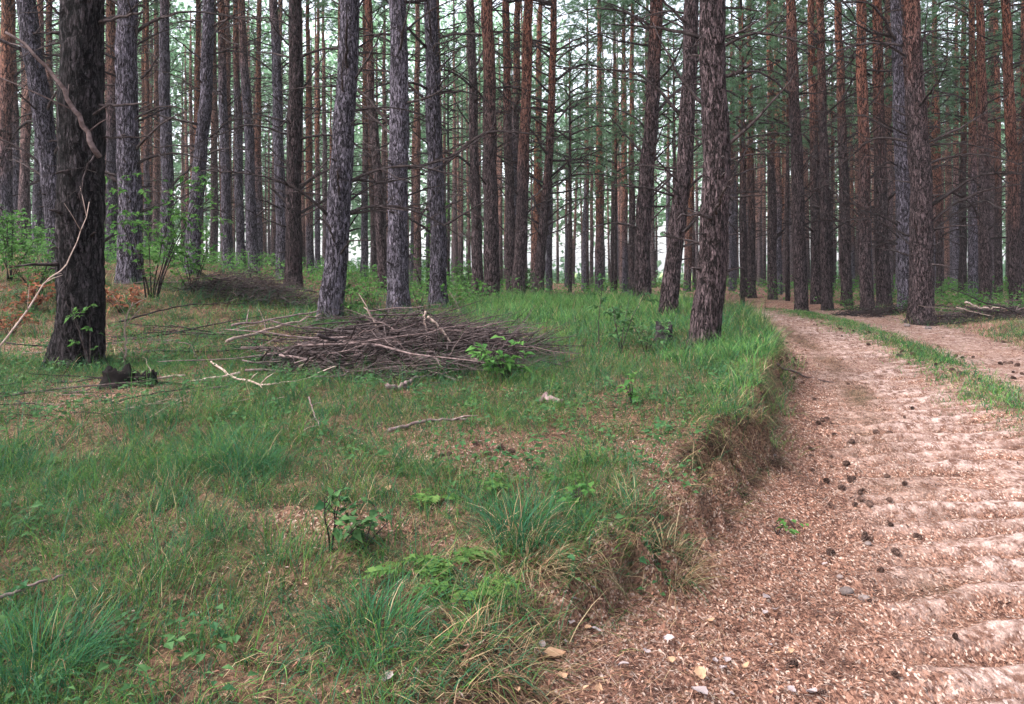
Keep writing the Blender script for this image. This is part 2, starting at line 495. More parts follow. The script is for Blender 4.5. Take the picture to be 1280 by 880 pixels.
# ------------------------------------------------------------------ trunks, branches, crowns
def trunk_mesh(name, axis_pts, radius, H, seg, dz_lo, z_lo, seed, mat, bark_amp, stubs=0, flare=.45):
    """axis_pts: (z, x, y) rows giving the trunk's line; tapered to H with bark relief and broken branch stubs."""
    zs = np.concatenate([np.arange(-.35, z_lo, dz_lo), np.linspace(z_lo, H, 34)])
    ap = np.array(axis_pts)
    zz = np.linspace(-.4, H, 240)
    ax, ay = np.interp(zz, ap[:, 0], ap[:, 1]), np.interp(zz, ap[:, 0], ap[:, 2])
    k = np.hanning(31); k /= k.sum()
    def sm(q):
        pad = 15
        q2 = np.concatenate([q[0] - (q[pad:0:-1] - q[0]), q, q[-1] - (q[-2:-pad - 2:-1] - q[-1])])
        return np.convolve(q2, k, 'valid')
    ax, ay = sm(ax), sm(ay)
    rs = np.random.default_rng(seed)
    ph = rs.uniform(0, 6.28, 4)
    px = np.interp(zs, zz, ax) + .012 * np.sin(zs * 1.7 + ph[0]) + .006 * np.sin(zs * 4.1 + ph[2])
    py = np.interp(zs, zz, ay) + .012 * np.sin(zs * 1.5 + ph[1])
    t = np.clip(zs / H, 0, 1)
    r = radius * (1.04 - .80 * t ** 1.15)
    th = np.linspace(0, 2 * math.pi, seg, endpoint=False)
    T, Z = np.meshgrid(th, zs)
    R = r[:, None] * np.ones_like(T)
    fl = np.exp(-np.maximum(Z, -.1) / .22)
    R = R * (1 + flare * fl * (.55 + .45 * np.cos(T * 4 + ph[3]) * np.cos(T * 1 + ph[0])))
    if bark_amp > 0:
        c, s = np.cos(T) * radius, np.sin(T) * radius
        n1 = vnoise(c * 16, s * 16, Z * 5, seed); n2 = vnoise(c * 34, s * 34, Z * 11, seed + 3)
        rid = np.minimum(1, np.abs(n1) * 3.2) - .7 + .5 * (np.minimum(1, np.abs(n2) * 3) - .7)
        fade = .35 + .65 * np.exp(-np.maximum(Z, 0) / 4.5)
        R = R + bark_amp * fade * rid + .015 * radius / .17 * vnoise(c * 5, s * 5, Z * 2.2, seed + 9)
    V = np.stack([px[:, None] + R * np.cos(T), py[:, None] + R * np.sin(T), Z], -1).reshape(-1, 3)
    n = len(zs)
    ii = np.arange(n * seg).reshape(n, seg)
    f = np.stack([ii[:-1], np.roll(ii, -1, 1)[:-1], np.roll(ii, -1, 1)[1:], ii[1:]], -1).reshape(-1, 4)
    b = MB()
    b.v = [V]; b.n = len(V); b.f = [tuple(q) for q in f.tolist()]; b.m = [0] * len(f)
    for q in range(stubs):
        z0 = rs.uniform(.7, min(9, H * .6)); a = rs.uniform(0, 6.283)
        rr = float(np.interp(z0, zs, r)); L = rs.uniform(.04, .2) * (1 + .9 * (rs.random() < .25)); el = rs.uniform(-.25, .6)
        o = np.array([np.interp(z0, zs, px), np.interp(z0, zs, py), z0])
        d = np.array([math.cos(a) * math.cos(el), math.sin(a) * math.cos(el), math.sin(el)])
        r0 = rs.uniform(.006, .013) + radius * .02
        b.tube([o + d * rr * .8, o + d * (rr + L * .1), o + d * (rr + L * .6) + [0, 0, .01], o + d * (rr + L)], [r0 * 2.0, r0 * 1.2, r0 * .85, r0 * .4], 5, 1)
    me = b.mesh(name, [mat, DEADWOOD], True)
    axf = lambda z: (float(np.interp(z, zs, px)), float(np.interp(z, zs, py)), float(np.interp(z, zs, r)))
    return me, axf

def branch_pts(rs, L, rise=.0, droop=.25, n=9, wig=.05):
    t = np.linspace(0, 1, n)
    y = np.cumsum(rs.normal(0, wig, n)) * L / n * 2.2; y -= y[0]
    z = L * (rise * t - droop * t * t + .0) + np.cumsum(rs.normal(0, wig, n)) * L / n * 1.6
    z -= z[0]
    return np.stack([t * L, y, z], -1)

def dead_branch_mesh(seed, L, r0, rise, droop, twigs, name="dead_branch", mat=None, wig=.06):
    rs = np.random.default_rng(seed); b = MB()
    p = branch_pts(rs, L, rise, droop, 11, wig)
    b.tube(p, np.linspace(r0, r0 * .22, 11), 6)
    for k in range(twigs):
        t = rs.uniform(.2, .95); i = t * 10; a = int(i); o = p[a] * (1 - i + a) + p[min(10, a + 1)] * (i - a)
        l2 = L * rs.uniform(.14, .42) * (1.15 - t * .6); sd = rs.choice([-1, 1]); an = rs.uniform(.45, 1.1) * sd
        q = branch_pts(rs, l2, rs.uniform(-.1, .45), rs.uniform(-.25, .3), 6, .1)
        ca, sa = math.cos(an), math.sin(an)
        roll = rs.uniform(-1, 1)
        q2 = np.stack([q[:, 0] * ca - q[:, 1] * sa, (q[:, 0] * sa + q[:, 1] * ca) * math.cos(roll) - q[:, 2] * math.sin(roll), q[:, 2] * math.cos(roll) + (q[:, 0] * sa) * math.sin(roll)], -1) + o
        r2 = r0 * .38 * (1.1 - t * .6)
        b.tube(q2, np.linspace(r2, r2 * .25, 6), 4)
        for w in range(rs.integers(0, 3)):
            j = rs.integers(1, 5); l3 = l2 * rs.uniform(.2, .5)
            dv = rs.normal(0, 1, 3); dv[0] += 1; dv /= np.linalg.norm(dv)
            b.tube([q2[j], q2[j] + dv * l3 * .5 + [0, 0, .01], q2[j] + dv * l3], [r2 * .5, r2 * .35, r2 * .15], 3)
    return b.mesh(name, [mat or DEADWOOD])

BR_LONG = [dead_branch_mesh(100 + i, L, .013 + .009 * L, ri, dr, tw) for i, (L, ri, dr, tw) in enumerate([
    (.7, .25, .1, 3), (.9, .35, -.2, 4), (1.1, .1, .2, 5), (1.3, .4, .3, 6), (1.5, .15, -.15, 7), (1.8, .35, .55, 9), (2.1, .3, .5, 10), (1.0, .5, .2, 3), (2.4, .45, .65, 12), (1.6, -.05, -.3, 8)])]

def needles(b_v, b_f, base, axis_d, K, ln, wd, rs):
    """K needles round each of N short shoots: thin triangles."""
    N = len(base)
    o = base[:, None, :] + axis_d[:, None, :] * rs.uniform(0, .16, (N, K, 1))
    d = axis_d[:, None, :] * rs.uniform(.35, .9, (N, K, 1)) + rs.normal(0, .55, (N, K, 3))
    d /= np.linalg.norm(d, axis=2, keepdims=True)
    s = np.cross(d, rs.normal(0, 1, (N, K, 3))); s /= np.linalg.norm(s, axis=2, keepdims=True) + 1e-9
    L = rs.uniform(.65, 1.15, (N, K, 1)) * ln
    v = np.stack([o - s * wd, o + s * wd, o + d * L + [0, 0, -.01]], 2).reshape(-1, 3)
    return v

def crown_mesh(seed, L, R, nl, per, name="crown", K=24, ln=.19, wd=.0115):
    rs = np.random.default_rng(seed); b = MB(); bases = []; dirs = []
    b.tube([(0, 0, -.1), (0, 0, L * .6), (.05, 0, L)], [.05, .03, .008], 5)
    for k in range(nl):
        t = (k + rs.uniform(0, 1)) / nl
        z = L * t; az = k * 2.39996 + rs.uniform(-.5, .5)
        prof = (.55 + .5 * math.sin(min(1, t * 1.6 + .15) * 2.4)) * (1 - .75 * max(0, t - .55) / .45)
        ll = R * prof * rs.uniform(.55, 1.2)
        p = branch_pts(rs, ll, rs.uniform(.15, .6) + .3 * t, rs.uniform(.1, .45), 8, .07)
        ca, sa = math.cos(az), math.sin(az)
        q = np.stack([p[:, 0] * ca - p[:, 1] * sa, p[:, 0] * sa + p[:, 1] * ca, p[:, 2] + z], -1)
        b.tube(q, np.linspace(.022 + .008 * ll, .005, 8), 4)
        nclump = max(4, int(per * ll / R))
        for c in range(nclump):
            u = rs.uniform(.3, 1.0) ** .7 * 7; i = min(6, int(u)); o = q[i] * (1 - u + i) + q[i + 1] * (u - i)
            side = rs.normal(0, 1, 3) * [.30, .30, .13] * (.5 + .5 * ll)
            out = np.array([ca, sa, .25]) + rs.normal(0, .45, 3) + side * .8
            bases.append(o + side); dirs.append(out / np.linalg.norm(out))
            if c % 3 == 0:
                b.tube([o, o + side * .6 + [0, 0, -.01], o + side], [.006, .005, .003], 3)
    bv = np.array(bases); dv = np.array(dirs)
    v = needles(None, None, bv, dv, K, ln, wd, rs)
    n0 = b.n; nt_ = len(v) // 3
    b.v.append(v); b.n += len(v)
    b.f.extend([(n0 + 3 * i, n0 + 3 * i + 1, n0 + 3 * i + 2) for i in range(nt_)]); b.m.extend([1] * nt_)
    return b.mesh(name, [DEADWOOD, NEEDLE], False)

CROWNS = [crown_mesh(200 + i, L, R, nl, per) for i, (L, R, nl, per) in enumerate([
    (5.0, 1.7, 26, 24), (6.0, 1.9, 30, 24), (4.2, 1.5, 22, 22), (6.8, 2.0, 34, 22), (5.5, 1.6, 26, 22)])]
CROWN_L = [5.0, 6.0, 4.2, 6.8, 5.5]
MEDIUM = [crown_mesh(240 + i, L, 1.7, 22, 13) for i, L in enumerate(CROWN_L)]
SPARSE = [crown_mesh(230 + i, L, 1.4, 20, 9) for i, L in enumerate(CROWN_L)]

# ------------------------------------------------------------------ the trees one can point at
# label, trunk width in px, redness, bark, [(px, py) base .. top], depth or None, crown base height, branch count
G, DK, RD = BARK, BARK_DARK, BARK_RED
TREES = [
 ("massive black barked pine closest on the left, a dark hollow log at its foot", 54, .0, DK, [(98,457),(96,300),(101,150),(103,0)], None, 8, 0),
 ("leaning grey pine half hidden behind the massive black barked trunk", 25, .05, G, [(80,345),(62,220),(47,100),(31,0)], 13, 9, 8),
 ("pine with bright orange upper bark at the far left edge of the picture", 17, .75, G, [(6,335),(7,200),(10,0)], 18, 9, 8),
 ("slim reddish pine second from the left edge, beside the orange barked one", 11, .55, G, [(23,335),(19,170),(16,0)], 24, 9, 6),
 ("slim grey pine just left of the leaning grey trunk, low shrubs at its foot", 11, .3, G, [(46,338),(49,200),(54,0)], 26, 9, 5),
 ("straight slim reddish pine just right of the massive black barked trunk", 13, .55, G, [(140,335),(139,200),(138,0)], 22, 9, 6),
 ("thick straight grey pine standing behind the leafy sapling on the left", 28, .05, G, [(162,335),(161,200),(159,0)], 12.6, 9, 9),
 ("very thin reddish pine between the thick grey trunk and a slim grey one", 8, .6, G, [(184,330),(184,200),(185,0)], 30, 9, 5),
 ("slim grey pine rising straight right behind the leafy sapling", 15, .15, G, [(211,330),(208,160),(206,0)], 20, 10, 7),
 ("thin pine with orange upper trunk close behind a leaning grey one", 9, .85, G, [(247,335),(246,160),(245,0)], 30, 9, 4),
 ("grey pine leaning right out of the small back brush heap on the left", 17, .05, G, [(238,362),(247,240),(258,110),(262,0)], 16.2, 10, 9),
 ("slim brown pine immediately right of the grey one leaning from the back heap", 12, .35, G, [(286,345),(281,200),(276,0)], 23, 10, 7),
 ("left one of two close parallel slim brown pines behind the back brush heap", 11, .35, G, [(301,345),(297,180),(292,0)], 25, 10, 7),
 ("right one of two close parallel slim brown pines, leaning a little left upward", 13, .3, G, [(317,348),(312,180),(302,0)], 22, 10, 7),
 ("grey slim pine touching the left side of a thicker one past the back heap", 14, .15, G, [(353,352),(348,180),(341,0)], 20, 10, 8),
 ("straight medium pine with long bare branches reaching right, past the back heap", 20, .2, RD, [(366,360),(369,200),(371,0)], 15.3, 10, 11),
 ("thin orange pine seen just right of the one with long bare branches", 9, .85, G, [(388,348),(386,200),(384,0)], 30, 10, 5),
 ("very thin far pine left of the thick curved trunk by the brush pile", 7, .6, G, [(397,350),(397,200),(398,0)], 36, 10, 3),
 ("thick rough grey pine curving up from the left end of the big brush pile", 29, .0, G, [(409,403),(420,320),(427,220),(432,100),(436,0)], None, 10, 9),
 ("thin straight pine right behind the thick curved trunk", 9, .5, G, [(455,350),(457,200),(457,0)], 30, 10, 5),
 ("slim brown pine bending right at its foot, left of the brush pile's straight pine", 13, .35, RD, [(480,360),(474,250),(464,120),(460,0)], 21, 10, 8),
 ("thick straight light grey pine rising directly behind the middle of the brush pile", 26, .0, G, [(497,390),(499,200),(498,0)], None, 10, 9),
 ("thin reddish pine between the two light grey trunks behind the brush pile", 8, .6, G, [(516,350),(519,180),(522,0)], 32, 10, 4),
 ("light grey slightly wavy pine with long branches, right of the brush pile's straight pine", 21, .05, G, [(548,384),(546,260),(541,120),(537,0)], None, 10, 11),
 ("slim dark straight pine, left one of the trio above the round bush", 14, .1, RD, [(597,368),(593,200),(588,0)], 19, 10, 8),
 ("brown pine with a reddish upper trunk, middle one of the trio above the round bush", 19, .5, RD, [(614,368),(613,180),(609,0)], 17, 10, 9),
 ("slim brown pine, right one of the trio above the round bush", 13, .45, RD, [(640,366),(635,180),(632,0)], 22, 10, 8),
 ("reddish pine leaning right upward, left edge of the open grassy gap", 16, .6, RD, [(648,362),(655,200),(661,0)], 20, 9, 12),
 ("bright orange pine squeezed between two leaning reddish ones by the grassy gap", 10, .95, G, [(668,358),(672,200),(675,0)], 29, 9, 7),
 ("slender curved pine with a fan of long bare branches above the grassy gap", 12, .6, RD, [(673,362),(682,250),(690,130),(692,0)], 22, 8, 22),
 ("slim grey pine at the left of the white gap, behind the curved branchy one", 8, .4, G, [(686,358),(688,200),(690,0)], 36, 9, 5),
 ("distant orange lit pine standing alone in the white gap", 10, .9, G, [(749,362),(749,200),(750,0)], 33, 7, 4),
 ("distant grey pine pair member just left of the orange one in the white gap", 8, .4, G, [(731,362),(733,200),(734,0)], 40, 7, 3),
 ("thin orange pine left of the dark straight trunk by the grassy gap", 8, .75, G, [(782,366),(781,200),(780,0)], 34, 7, 4),
 ("thin brown pine touching the dark straight trunk on its left side", 9, .5, RD, [(790,366),(790,200),(791,0)], 32, 7, 4),
 ("thin grey brown pine between two orange ones in the white gap", 7, .5, RD, [(766,364),(767,200),(768,0)], 38, 7, 3),
 ("dark brown straight pine with upturned branches, left of the two leaning trunks", 20, .45, RD, [(801,377),(806,250),(815,120),(821,0)], 15.5, 9, 14),
 ("strongly leaning pine swinging right then up, just behind the stoutest trunk by the track", 21, .2, RD, [(832,394),(845,310),(854,230),(862,100),(867,0)], None, 9, 11),
 ("stout brown pine with a bent foot standing on the bank at the track's edge", 35, .3, RD, [(878,440),(888,370),(893,300),(895,180),(893,0)], None, 8, 5),
 ("slim pine right after the stout bank pine, left one of a close reddish pair", 10, .55, RD, [(930,388),(928,200),(925,0)], 29, 7, 6),
 ("slim pine right after the stout bank pine, right one of a close reddish pair", 10, .6, RD, [(940,388),(938,200),(935,0)], 27, 7, 6),
 ("slim brown pine above the point where the track vanishes", 11, .45, RD, [(966,388),(964,200),(961,0)], 26, 7, 7),
 ("broad grey brown pine left of three close trunks behind the track's bend", 16, .35, RD, [(1002,391),(997,200),(990,0)], 19, 7, 9),
 ("first of three close brown trunks behind the track's bend", 12, .5, RD, [(1020,391),(1018,200),(1014,0)], 22, 7, 8),
 ("second of three close brown trunks behind the track's bend, darkest of them", 13, .35, RD, [(1034,391),(1031,200),(1027,0)], 20, 7, 8),
 ("third of three close brown trunks behind the track's bend, set a little apart", 13, .45, RD, [(1059,388),(1055,200),(1049,0)], 21, 7, 9),
 ("reddish mauve pine left of the low brown mound beside the track", 15, .65, RD, [(1083,388),(1080,200),(1076,0)], 18.5, 7, 9),
 ("wide mauve pine directly behind the low brown mound beside the track", 17, .5, RD, [(1105,382),(1100,200),(1097,0)], 20, 7, 9),
 ("pale grey pine close behind the left side of the tall dark pine past the track", 19, .05, G, [(1134,388),(1128,200),(1120,0)], 17.5, 8, 8),
 ("tall dark pine with strong upswept branches beyond the far edge of the track", 28, .4, RD, [(1154,397),(1151,250),(1145,110),(1137,0)], 15.3, 7, 17),
 ("slim reddish pine just right of the tall dark pine past the track", 9, .7, RD, [(1176,385),(1174,200),(1170,0)], 30, 7, 6),
 ("thin brown pine left of the heap of poles on the right", 9, .5, RD, [(1203,383),(1203,200),(1202,0)], 28, 7, 6),
 ("brown pine rising behind the heap of poles on the right", 14, .5, RD, [(1232,384),(1229,200),(1222,0)], 21, 7, 9),
 ("thin mauve pine between the two thicker ones behind the heap of poles", 9, .6, RD, [(1248,383),(1248,200),(1246,0)], 27, 7, 6),
 ("pinkish lit pine near the right edge of the picture behind the heap of poles", 14, .75, RD, [(1270,384),(1265,200),(1256,0)], 19, 7, 8),
 ("slim pine cut by the right edge of the picture", 11, .5, RD, [(1282,384),(1280,200),(1275,0)], 24, 7, 7),
]
PLACED = []        # (x, y, r) of every standing trunk

def yaw_branch(o, az, el, roll=0.0):
    o.rotation_euler = (Matrix.Rotation(az, 3, 'Z') @ Matrix.Rotation(-el, 3, 'Y') @ Matrix.Rotation(roll, 3, 'X')).to_euler()

def place_tree(i, spec):
    label, w, red, mat, pts, d, hc, nb = spec
    rs = np.random.default_rng(500 + i)
    d0 = pix(*pts[0])
    if d is None:
        d = d0
    radius = w * d / F / 2
    x0 = (pts[0][0] - 640) / F * d
    z0 = gz(x0, d)
    H = rs.uniform(14, 17)
    rows = [(-.5, 0, 0)]
    dy = rs.uniform(-.02, .02)
    for (px, py) in pts:
        z = EYE + (HOR - py) / F * d - z0
        rows.append((z, (px - 640) / F * d - x0, dy * max(0, z)))
    # above the frame the lean eases off
    sl = (rows[-1][1] - rows[-2][1]) / (rows[-1][0] - rows[-2][0])
    rows = [r for r in rows if r[0] > 0.02 or r[0] < -.4]
    rows.insert(1, (0, 0, 0))
    zt, xt, yt = rows[-1]
    if zt < H:
        rows.append((zt + (H - zt) * .5, xt + sl * .6 * (H - zt) * .5, yt * 1.1)); rows.append((H, xt + sl * .75 * (H - zt), yt * 1.1))
    near = d < 17
    seg = 44 if d < 9.5 else (30 if near else 14)
    me, axf = trunk_mesh("trunk", rows, radius, H, seg, .03 if d < 9.5 else (.045 if near else .16), min(H - 4, 340 / F * d + 1.6), 900 + i, mat, radius * .085 if near else radius * .06, 38 if near else 16, .45 if near else .35)
    t = thing("pine_tree", label, "pine tree", (x0, d, z0), "pines of the wood")
    tr = obj("trunk", me, t); tr["redness"] = red
    k = int(rs.integers(0, 5)); cx, cyy, cr = axf(H - CROWN_L[k] * .93)
    c = obj("crown", CROWNS[k], t, (cx, cyy, H - CROWN_L[k] * .93)); c.rotation_euler = (0, 0, rs.uniform(0, 6.28))
    top = 340 / F * d + EYE - z0 + .8
    for b in range(int(nb * 2.4)):
        z = rs.uniform(max(.9, .18 * top), min(top, H - 5)) if b else rs.uniform(1.2, 2.0)
        cx, cyy, cr = axf(z)
        fan = label.startswith("slender curved") and True
        big = int(rs.choice([4, 5, 6, 8, 9] if (fan or (rs.random() < .35 and d > 10)) else [0, 1, 2, 3, 7]))
        az = rs.uniform(0, 2 * math.pi)
        if rs.random() < .6:      # most of what one sees sticks out sideways
            az = rs.choice([0, math.pi]) + rs.uniform(-.6, .6)
        o = obj("dead_branch", BR_LONG[big], t, (cx + math.cos(az) * cr * .8, cyy + math.sin(az) * cr * .8, z))
        yaw_branch(o, az, rs.uniform(-.15, .6), rs.uniform(-.5, .5))
        s = rs.uniform(.65, 1.1) * (1.1 if fan else .95); o.scale = (s, s, s)
    PLACED.append((x0, d, radius))
    return t, axf

HAND = [place_tree(i, s) for i, s in enumerate(TREES)]

# the big broken branches of the nearest trunks, by their own lines
def own_branch(ti, px_pts, r0, r1, dd, twigs=4, mat=None, name="dead_branch"):
    t, axf = HAND[ti]
    d = t.location.y
    rs = np.random.default_rng(int(px_pts[0][0] * 7 + px_pts[0][1]))
    key = np.array([tuple(at(px, py, d + dd * (0.6 + .8 * k / max(1, len(px_pts) - 1))) - t.location) for k, (px, py) in enumerate(px_pts)])
    s = np.linspace(0, len(key) - 1, 16)
    p = np.stack([np.interp(s, np.arange(len(key)), key[:, a]) for a in range(3)], -1) + rs.normal(0, r0 * .35, (16, 3))
    b = MB(); b.tube(p, np.linspace(r0, r1, 16), 7)
    for k in range(twigs):
        j = rs.integers(3, 15); dv = p[j] - p[max(0, j - 3)]; dv /= np.linalg.norm(dv)
        dv = dv * .7 + rs.normal(0, .6, 3); L = rs.uniform(.1, .35)
        b.tube([p[j], p[j] + dv * L * .5, p[j] + dv * L + [0, 0, -.02]], [r1 * .7, r1 * .5, r1 * .2], 4)
    return obj(name, b.mesh(name, [mat or DEADWOOD]), t)
R0 = .24
own_branch(0, [(124,196),(112,172),(100,146),(84,118),(58,84),(32,58),(10,40)], .026, .011, -.27, 6, STICK)
own_branch(0, [(122,190),(110,205),(104,222),(100,250)], .010, .004, -.26, 6)
own_branch(0, [(125,132),(150,132),(186,128)], .016, .007, -.03, 1)
own_branch(0, [(124,28),(150,22),(178,15)], .016, .010, -.1, 2)
own_branch(0, [(80,20),(68,12),(55,-4)], .012, .006, -.1, 2)
own_branch(0, [(126,172),(150,172),(188,171)], .012, .006, .03, 1)
own_branch(38, [(908,48),(925,40),(942,30),(960,15)], .013, .005, -.1, 3)
own_branch(38, [(909,44),(925,41),(944,37)], .012, .007, .05, 1)
own_branch(38, [(910,95),(926,88),(938,80)], .022, .012, -.12, 0)
own_branch(38, [(877,45),(866,60),(856,58),(850,70)], .009, .004, -.1, 3)
own_branch(6, [(176,98),(187,88),(199,68)], .022, .009, -.05, 1)
own_branch(6, [(170,45),(172,30),(178,12)], .018, .009, -.1, 1)
own_branch(15, [(378,112),(392,92),(408,66),(424,40)], .018, .005, -.05, 5)
own_branch(15, [(380,150),(398,135),(420,122)], .014, .005, -.05, 4)
own_branch(15, [(380,188),(392,176),(404,160)], .014, .006, -.05, 1)
own_branch(23, [(548,108),(562,92),(580,74),(592,62)], .016, .006, -.05, 4)
own_branch(23, [(545,70),(556,55),(568,36)], .012, .005, -.05, 1)
own_branch(23, [(547,118),(565,115),(582,113)], .009, .004, -.05, 1)
TD = 49
own_branch(TD, [(1136,50),(1128,20),(1122,-10)], .022, .010, -.05, 2)
own_branch(TD, [(1150,52),(1170,35),(1190,18),(1212,0)], .018, .006, -.05, 4)
own_branch(TD, [(1152,145),(1164,130),(1170,100),(1166,80)], .018, .007, -.08, 1)
own_branch(TD, [(1138,148),(1115,135),(1090,127),(1055,116)], .016, .005, -.08, 4)
own_branch(TD, [(1150,75),(1156,40),(1160,5)], .016, .008, .05, 2)
own_branch(TD, [(1148,212),(1146,195),(1136,182),(1126,176)], .014, .006, -.12, 0)
own_branch(TD, [(1165,288),(1195,282),(1222,272)], .012, .004, .05, 3)
own_branch(TD, [(1164,180),(1180,172),(1190,163)], .016, .007, -.05, 0)
own_branch(TD, [(1164,212),(1178,206),(1190,198)], .014, .006, -.05, 0)
own_branch(TD, [(1164,318),(1185,310),(1202,302)], .010, .004, .05, 2)

# ------------------------------------------------------------------ the rows behind
TV = []
for i in range(8):
    rs = np.random.default_rng(700 + i); H = rs.uniform(14, 18)
    le = rs.normal(0, .012, 2)
    me, axf = trunk_mesh("trunk", [(-.5, 0, 0), (0, 0, 0), (4, le[0] * 4 + rs.normal(0, .05), le[1] * 4), (H, le[0] * H * 1.1, le[1] * H)], .145, H, 12, .3, 7.5, 720 + i, [BARK, BARK_FAR][i % 2], .007, 16, .3)
    b = MB()
    for k in range(46):
        z = rs.uniform(1.8, H - 4.5); cx, cyy, cr = axf(z); az = rs.uniform(0, 6.28); L = rs.uniform(.4, 2.0) * (.65 + .09 * z)
        p = branch_pts(rs, L, rs.uniform(-.1, .5), rs.uniform(-.2, .5), 7, .08)
        ca, sa = math.cos(az), math.sin(az)
        q = np.stack([p[:, 0] * ca - p[:, 1] * sa, p[:, 0] * sa + p[:, 1] * ca, p[:, 2]], -1) + [cx + ca * cr * .8, cyy + sa * cr * .8, z]
        r0 = .007 + .006 * L
        b.tube(q, np.linspace(r0, r0 * .25, 7), 4)
        for w in range(int(L * 4)):
            j = rs.integers(2, 7); dv = rs.normal(0, .6, 3) + [ca, sa, .1]; l2 = rs.uniform(.15, .5) * L * .6
            b.tube([q[j], q[j] + dv * l2 * .5, q[j] + dv * l2 + [0, 0, -.02]], [r0 * .4, r0 * .3, r0 * .12], 3)
    TV.append((me, axf, H, b.mesh("dead_branches", [DEADWOOD])))

far_rng = np.random.default_rng(42)
far_spots = []
def try_spot(x, y, gap):
    for (a, b_, r) in PLACED:
        if (a - x) ** 2 + (b_ - y) ** 2 < gap * gap: return False
    u = float(track_u(np.array([x]), np.array([y]))[0])
    if y < 44 and abs(u) < 3.0: return False
    return True
protos = {}
def copy_tree(src, loc, rz, sc):
    r = src.copy(); COL.objects.link(r); r.location = loc; r.rotation_euler = (0, 0, rz); r.scale = (sc, sc, sc)
    for ch in src.children:
        c = ch.copy(); COL.objects.link(c); c.parent = r
        if c.name.startswith("crown") and loc[0] < .04 * loc[1]: c.data = SPARSE[int(far_rng.integers(0, 5))]; c.location.z += .8
        if c.name.startswith("crown") and loc[0] > .04 * loc[1]:
            c.data = MEDIUM[int(far_rng.integers(0, 5))]
            c.location.z -= far_rng.uniform(-.8, 1.6); c.scale = (1.1, 1.1, 1.1)
        if c.name.startswith("trunk"): c["redness"] = float(np.clip(far_rng.normal(.58, .22), .1, .95))
    return r

count = 0
tries = 0
while count < 228 and tries < 14000:
    tries += 1
    y = math.sqrt(far_rng.uniform(21 ** 2, 68 ** 2)) if far_rng.random() < .75 else far_rng.uniform(20, 45)
    q = far_rng.uniform(-.70, .70)
    px = 640 + F * q
    if px < 420: keep, zone = .6, 0
    elif px < 690: keep, zone = .42, 1
    elif px < 905: keep, zone = (.42 if y > 36 else .0), 1
    else: keep, zone = .8, 2
    if far_rng.random() > keep: continue
    x = q * y
    if not try_spot(x, y, 1.7 if zone == 2 else 1.9): continue
    v = int(far_rng.integers(0, 8))
    sc = far_rng.uniform(.78, 1.12)
    lab = ["slender pine in the far rows among pale green light on the left",
           "thin distant pine in the open rows behind the brush pile and the grassy gap",
           "slim mauve pine in the dense dim rows beyond the far side of the track"][zone]
    grp = ["far pines on the left", "far pines in the middle", "far pines on the right"][zone]
    loc = (x, y, gz(x, y) - .03)
    if v not in protos:
        t = thing("pine_tree", lab, "pine tree", loc, grp)
        me, axf, H, br = TV[v]
        tr = obj("trunk", me, t); tr["redness"] = .5
        k = v % 5
        hb = H - CROWN_L[k] * (.95)
        cx, cyy, _ = axf(hb)
        obj("crown", CROWNS[k], t, (cx, cyy, hb))
        obj("dead_branches", br, t)
        t.rotation_euler = (0, 0, far_rng.uniform(0, 6.28)); t.scale = (sc, sc, sc)
        protos[v] = t
    else:
        t = copy_tree(protos[v], loc, far_rng.uniform(0, 6.28), sc)
        tag(t, lab, "pine tree", grp)
    PLACED.append((x, y, .15)); far_spots.append((x, y, zone))
    count += 1
print("far trees", count)
def far_trunks():
    rs = np.random.default_rng(404); b = MB(); n = 0; nv = []
    while n < 190:
        y = rs.uniform(40, 76); q = rs.uniform(-.72, .73); px = 640 + F * q
        if rs.random() > (.55 if px < 660 else (.14 if px < 900 else .8)): continue
        x = q * y
        if not try_spot(x, y, 1.1): continue
        z = gz(x, y); H = rs.uniform(13, 18); r = rs.uniform(.09, .14); l = rs.normal(0, .012, 2)
        b.tube([(x, y, z - .2), (x + l[0] * 4, y + l[1] * 4, z + 4), (x + l[0] * 9 + rs.normal(0, .05), y, z + 9), (x + l[0] * H, y, z + H)], [r * 1.1, r * .9, r * .7, r * .25], 7)
        for k in range(9):
            zz = rs.uniform(2, H - 3); a = rs.uniform(0, 6.28); L = rs.uniform(.3, 1.5)
            d = np.array([math.cos(a), math.sin(a), rs.uniform(-.15, .4)]) * L; o = np.array([x + l[0] * zz, y, z + zz])
            b.tube([o, o + d * .5 + [0, 0, .04], o + d], [.018, .012, .004], 3)
        PLACED.append((x, y, r)); n += 1
    o = obj("far_pines", b.mesh("far_pines", [BARK_FAR])); o["redness"] = .62
    tag(o, "mass of very thin pine trunks at the far end of the wood", None, None, "stuff")
far_trunks()

